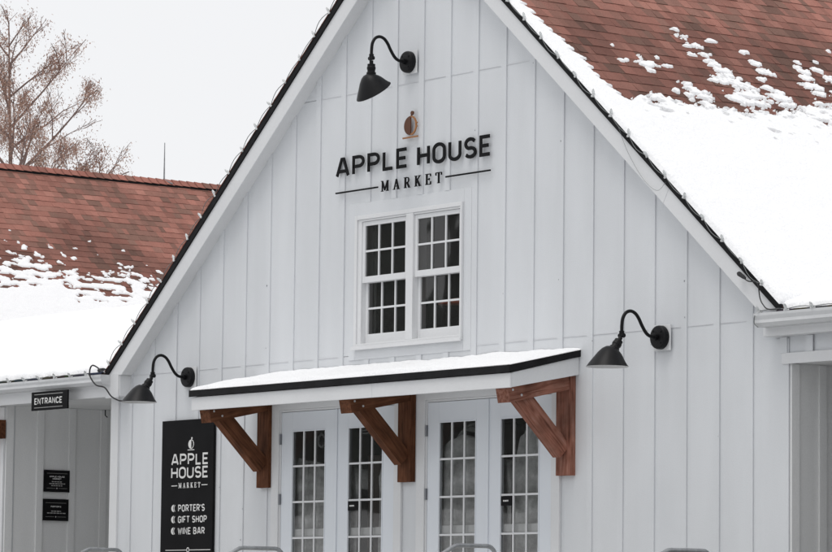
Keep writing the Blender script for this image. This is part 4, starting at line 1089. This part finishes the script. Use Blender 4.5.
# ------------------------------------------------------------------ string lights
def bulb_meshes():
    c = MB(); c.box(-.011, .011, -.009, .009, -.012, .014); c.box(-.021, .021, -.006, .012, -.018, -.006)
    b = MB(); seg = 8
    b.rings([[(r * math.cos(2 * math.pi * k / seg), r * math.sin(2 * math.pi * k / seg), z) for k in range(seg)] for r, z in ((.008, .012), (.013, .022), (.0135, .032), (.009, .048), (.003, .058))])
    def mesh(mb, name, mat, sm):
        me = D.meshes.new(name); me.from_pydata(mb.v, [], mb.f); me.materials.append(M[mat])
        if sm: me.polygons.foreach_set('use_smooth', [True] * len(me.polygons))
        return me
    return mesh(c, 'clip', 'clip', False), mesh(b, 'bulb', 'bulb', True)
CLIP, BULB = bulb_meshes()
def lights(name_loc, pts, up, label, wiggle, seed, wire_r=.0035, skipwire=False, mat='gwire'):
    e = empty('string_lights', pts[0], label, 'string lights'); rnd = random.Random(seed); upv = Vector(up).normalized()
    for p in pts:
        tilt = Matrix.Rotation(rnd.uniform(-.35, .35), 4, 'Y') @ Matrix.Rotation(rnd.uniform(-.3, .3), 4, 'X')
        q = upv.to_track_quat('Z', 'Y').to_matrix().to_4x4() @ tilt
        b = D.objects.new('bulb', BULB); COL.objects.link(b); b.parent = e; b.matrix_local = Matrix.Translation(Vector(p) - Vector(pts[0])) @ q
        c = D.objects.new('clip', CLIP); COL.objects.link(c); c.parent = b
    path = []
    for i, (a, b) in enumerate(zip(pts, pts[1:])):
        a = Vector(a); b = Vector(b); s = rnd.uniform(.4, 1.2)
        for k in range(6):
            t = k / 6; path.append(a.lerp(b, t) + Vector(wiggle) * s * math.sin(math.pi * t))
    path.append(Vector(pts[-1])); m = MB(); m.tube(path, wire_r, 5); m.build('wire', mat, e, smooth=True)
    return e
def rake_pts(s, off_n, y, s0, s1, st=.305, ph=.0):
    out = []; t = s0 + ph
    while t < s1:
        base = Vector((s * t * CS, y, ZA + .075 - SN * t)); out.append(tuple(base + Vector((s * SN, 0, CS)) * off_n)); t += st
    return out
lights(None, rake_pts(-1, .012, -OV - .012, .3, 6.45, ph=.05), (-SN, -.15, CS), 'string of clear bulbs clipped along the left rake of the gable', (-SN * .035, -.01, CS * .035), 4)
lights(None, rake_pts(1, .005, -OV - .026, .3, 6.45, ph=.12), (SN * .5, -.6, CS), 'string of clear bulbs clipped along the snowy right rake of the gable', (-.01, -.012, -.03), 5)
def eave_pts(x0, x1, y, z, st=.305):
    out = []; x = x0
    while x < x1: out.append((x, y + random.uniform(-.01, .01), z)); x += st
    return out
random.seed(12)
lights(None, eave_pts(-8.6, -5.2, -.262, 2.437), (.2, -.8, .6), 'string of clear bulbs along the gutter of the entrance wing', (0, .03, .02), 6)
lights(None, eave_pts(4.83, 7.2, -.25, 2.452), (.3, -.8, .5), 'string of clear bulbs along the gutter of the right wing', (0, .02, .014), 7)
def cable(name, pts, r, label, mat='wire', plug=None):
    P = [Vector(p) for p in pts]; out = []
    for i in range(len(P) - 1):
        p0 = P[max(0, i - 1)]; p1 = P[i]; p2 = P[i + 1]; p3 = P[min(len(P) - 1, i + 2)]
        for k in range(6):
            t = k / 6; out.append(.5 * ((2 * p1) + (p2 - p0) * t + (2 * p0 - 5 * p1 + 4 * p2 - p3) * t * t + (3 * p1 - p0 - 3 * p2 + p3) * t ** 3))
    out.append(P[-1]); e = empty(name, tuple(P[0]), label, 'cable')
    m = MB(); m.tube(out, r, 6); m.build('cord', mat, e, smooth=True)
    if plug:
        a, b = Vector(plug[0]), Vector(plug[1]); m = MB(); m.tube([a, a.lerp(b, .15), a.lerp(b, .75), b], [.014, .021, .016, .009], 8); m.build('plug', 'wire', e)
    return e
cable('power_cable', [(-4.80, -.30, 2.47), (-4.888, -.30, 2.455), (-4.966, -.30, 2.495), (-5.062, -.30, 2.520), (-5.108, -.30, 2.476), (-5.096, -.30, 2.404), (-4.998, -.29, 2.318), (-4.90, -.25, 2.29), (-4.82, -.22, 2.20), (-4.76, -.17, 2.158), (-4.70, -.16, 2.15)], .008,
      'black power cable looping over the gutter end at the left eave corner', plug=((-4.97, -.285, 2.462), (-4.87, -.275, 2.475)))
cable('power_cable', [(4.545, -.20, 2.765), (4.638, -.20, 2.711), (4.744, -.20, 2.688), (4.779, -.20, 2.565), (4.838, -.22, 2.506), (4.919, -.24, 2.465), (5.07, -.24, 2.459)], .005,
      'thin cable with a black plug dangling on the right rake end', plug=((4.515, -.195, 2.785), (4.60, -.195, 2.735)))
cable('power_cable', [(3.02, -.19, 4.12), (3.12, -.17, 3.90), (3.32, -.175, 3.66), (3.50, -.18, 3.545), (3.62, -.19, 3.60)], .0015, 'thin slack wire sagging against the right rake board', mat='gwire')
cable('power_cable', [(4.80, -.275, 2.42), (4.79, -.272, 2.36), (4.83, -.268, 2.325)], .004, 'short wire hanging over the end of the right gutter', mat='gwire')

# ------------------------------------------------------------------ tree beyond the left building
def tree():
    rnd = random.Random(31); T = Vector((-60.36, 31.36, 0))
    e = empty('redwood_tree', (T.x, T.y, GZ), 'tall bare-branched conifer with rusty brown foliage rising behind the left roof', 'tree')
    tr = MB(); lean = lambda z: Vector((T.x + .25 * math.sin(z * .25) - .012 * (z - 10), T.y, z)); HT = 16.7
    path = [lean(z) for z in [GZ + (HT - GZ) * i / 30 for i in range(31)]]
    tr.tube(path, [.012 + .17 * (1 - i / 30) ** .9 for i in range(31)], 8); tr.build('trunk', 'bark', e, smooth=True)
    br = MB(); tips = []
    def grow(p, d, L, r, depth):
        n = 9; pts = [p.copy()]; q = p.copy(); d = d.normalized()
        for i in range(n):
            d = (d + Vector((rnd.gauss(0, .05), rnd.gauss(0, .05), rnd.gauss(.012, .04)))).normalized(); q2 = q + d * L / n
            if math.hypot(q2.x - T.x, q2.y - T.y) > lerp([(8, 3.3), (12.6, 3.75), (13.4, 3.3), (14.2, 2.5), (15.6, 2.25), (16.6, 1.9), (17.3, .7)], q2.z) * (1 + .12 * math.sin(q2.z * 5 + q2.x)): break
            q = q2; pts.append(q.copy())
            if depth < 3 and i > 1 and L > .45 and rnd.random() < (.9 if depth == 0 else .55):
                az = rnd.uniform(0, 2 * math.pi); side = Vector((math.cos(az), math.sin(az), rnd.uniform(-.1, .5)))
                d2 = (d * 1.0 + side * .75).normalized(); grow(q.copy(), d2, L * rnd.uniform(.28, .5) * (1.1 - .05 * i), r * .45, depth + 1)
            if depth >= 1 or i > 4: tips.append((q.copy(), depth))
        if len(pts) > 1: br.tube(pts, [max(.008, r * (1 - .85 * i / n)) for i in range(len(pts))], 5 if depth == 0 else 3, cap=False)
    z = 7.6; k = 0
    while z < 16.8:
        L = lerp([(7.6, 5.6), (11.0, 4.6), (12.5, 3.6), (13.7, 3.0), (14.8, 2.4), (16.0, 1.3), (16.9, .4)], z) * rnd.uniform(.7, 1.05); f = L / 5
        az = k * 2.4 + rnd.uniform(-.4, .4); k += 1
        el = R(rnd.uniform(30, 48))
        grow(lean(z), Vector((math.cos(az) * math.cos(el), math.sin(az) * math.cos(el), math.sin(el))), L, .05 * f + .016, 0)
        z += rnd.uniform(.22, .38)
    br.build('branches', 'twig', e)
    lf = MB()
    for p, dep in tips:
        dens = 11 if rnd.random() < .55 else (3 if rnd.random() < .5 else 0)
        # foliage hangs in clumps: clump noise
        c = noise.noise(p * .75)
        if c < -.15 or (p.z > 16.3 and rnd.random() < .6): dens = min(dens, rnd.choice((0, 1, 1)))
        for _ in range(dens):
            q = p + Vector((rnd.gauss(0, .12), rnd.gauss(0, .12), rnd.gauss(-.08, .13)))
            a = Vector((rnd.gauss(0, 1), rnd.gauss(0, .6), -abs(rnd.gauss(1.0, .8)))).normalized(); b = a.orthogonal().normalized(); b = (Matrix.Rotation(rnd.uniform(0, 6.28), 3, a) @ b)
            l = rnd.uniform(.03, .095); w = l * .17
            i = len(lf.v); lf.v += [tuple(q - b * w * .4), tuple(q + a * l * .5 - b * w), tuple(q + a * l), tuple(q + a * l * .5 + b * w)]; lf.face([i, i + 1, i + 2, i + 3])
    lf.build('foliage', 'needle', e)
tree()

# ------------------------------------------------------------------ unseen, put in for the panes to reflect: snowy rise with dark wood
hm = MB(); n = 60; CX, CY_ = -2, 0
for i in range(n + 1):
    a = R(175 + 180 * i / n)
    for rr, zz in ((46, GZ), (60, GZ + 2.4 + .5 * math.sin(i * .7)), (80, GZ + 4.6 + .6 * math.sin(i * .5)), (130, GZ + 5.5)):
        hm.v.append((CX + rr * math.cos(a), CY_ + rr * math.sin(a), zz))
for i in range(n):
    for k in range(3):
        a = i * 4 + k; hm.face([a, a + 4, a + 5, a + 1])
tag(hm.build('hills', 'snow', smooth=True), kind='structure')
fw = MB(); rnd = random.Random(77)
for i in range(420):
    a = R(rnd.uniform(178, 352)); rr = rnd.uniform(84, 100); h = rnd.uniform(11, 19); x, y = CX + rr * math.cos(a), CY_ + rr * math.sin(a); zb = GZ + 4.5
    rings = []
    for j in range(9):
        t = j / 8; rad = (1 - t) * rnd.uniform(2.0, 3.2) * (1.25 if j % 2 else .8) + .1
        rings.append([(x + rad * math.cos(k * math.pi / 4) * rnd.uniform(.75, 1.2), y + rad * math.sin(k * math.pi / 4) * rnd.uniform(.75, 1.2), zb + .2 + h * t) for k in range(8)])
    fw.rings(rings)
wd = fw.build('far_wood', 'wood_far'); tag(wd, 'unseen dark conifer wood on the snowy rise, put in for the panes to reflect', 'wood', kind='stuff')

# ------------------------------------------------------------------ light, sky
wld = D.worlds.new('World'); SC.world = wld; wld.use_nodes = True; nt = wld.node_tree; nt.nodes.clear()
SUN_EL, SUN_AZ = R(68), R(172)     # azimuth clockwise from +Y
out = N(nt, 'ShaderNodeOutputWorld'); sky = N(nt, 'ShaderNodeTexSky'); sky.sky_type = 'NISHITA'; sky.sun_disc = False
sky.sun_elevation = SUN_EL; sky.sun_rotation = SUN_AZ; sky.air_density = 1; sky.dust_density = 5
b1 = N(nt, 'ShaderNodeBackground'); b1.inputs['Strength'].default_value = .05; nt.links.new(sky.outputs[0], b1.inputs[0])
# even high cloud: pale, with faint soft unevenness by direction
tc = N(nt, 'ShaderNodeTexCoord'); nz = N(nt, 'ShaderNodeTexNoise'); nz.inputs['Scale'].default_value = 1.6; nz.inputs['Detail'].default_value = 3
nt.links.new(tc.outputs['Generated'], nz.inputs['Vector'])
cr = N(nt, 'ShaderNodeValToRGB'); cr.color_ramp.elements[0].color = (.935, .942, .965, 1); cr.color_ramp.elements[1].color = (.950, .957, .975, 1)
cr.color_ramp.elements[0].position = .35; cr.color_ramp.elements[1].position = .65
nt.links.new(nz.outputs['Fac'], cr.inputs[0])
b2 = N(nt, 'ShaderNodeBackground'); b2.inputs['Strength'].default_value = 1.0; nt.links.new(cr.outputs[0], b2.inputs[0])
ms = N(nt, 'ShaderNodeMixShader'); ms.inputs[0].default_value = .94
nt.links.new(b1.outputs[0], ms.inputs[1]); nt.links.new(b2.outputs[0], ms.inputs[2]); nt.links.new(ms.outputs[0], out.inputs[0])
sl = D.lights.new('sun', 'SUN'); sl.energy = 1.04; sl.angle = R(25); sl.color = (1, .97, .93)
so = D.objects.new('sun', sl); COL.objects.link(so)
dirv = Vector((math.sin(SUN_AZ) * math.cos(SUN_EL), math.cos(SUN_AZ) * math.cos(SUN_EL), math.sin(SUN_EL)))
so.rotation_euler = dirv.to_track_quat('Z', 'Y').to_euler(); so.location = (0, -10, 20)

# ------------------------------------------------------------------ camera
cam = D.cameras.new('camera'); co = D.objects.new('camera', cam); COL.objects.link(co); SC.camera = co
r_ = Vector((.6043795875634311, .7966243070717229, .01072508830518834)); u_ = Vector((.0704331840280161, -.0668355079391975, .9952749275783979)); d_ = Vector((-.7935770162525705, .6007684481237398, .09650280314405808))
co.matrix_world = Matrix(((r_.x, u_.x, -d_.x, 25.64109956), (r_.y, u_.y, -d_.y, -19.43536717), (r_.z, u_.z, -d_.z, -.02638169), (0, 0, 0, 1)))
cam.sensor_width = 36; cam.lens = 3557.2214430860863 * 36 / 832; cam.clip_end = 3000; cam.clip_start = .5
SC.view_settings.view_transform = 'Standard'; SC.view_settings.look = 'None'; SC.view_settings.gamma = 1; SC.view_settings.exposure = 0
SC.view_settings.use_curve_mapping = False
SC.cycles.max_bounces = 8; SC.cycles.transparent_max_bounces = 12
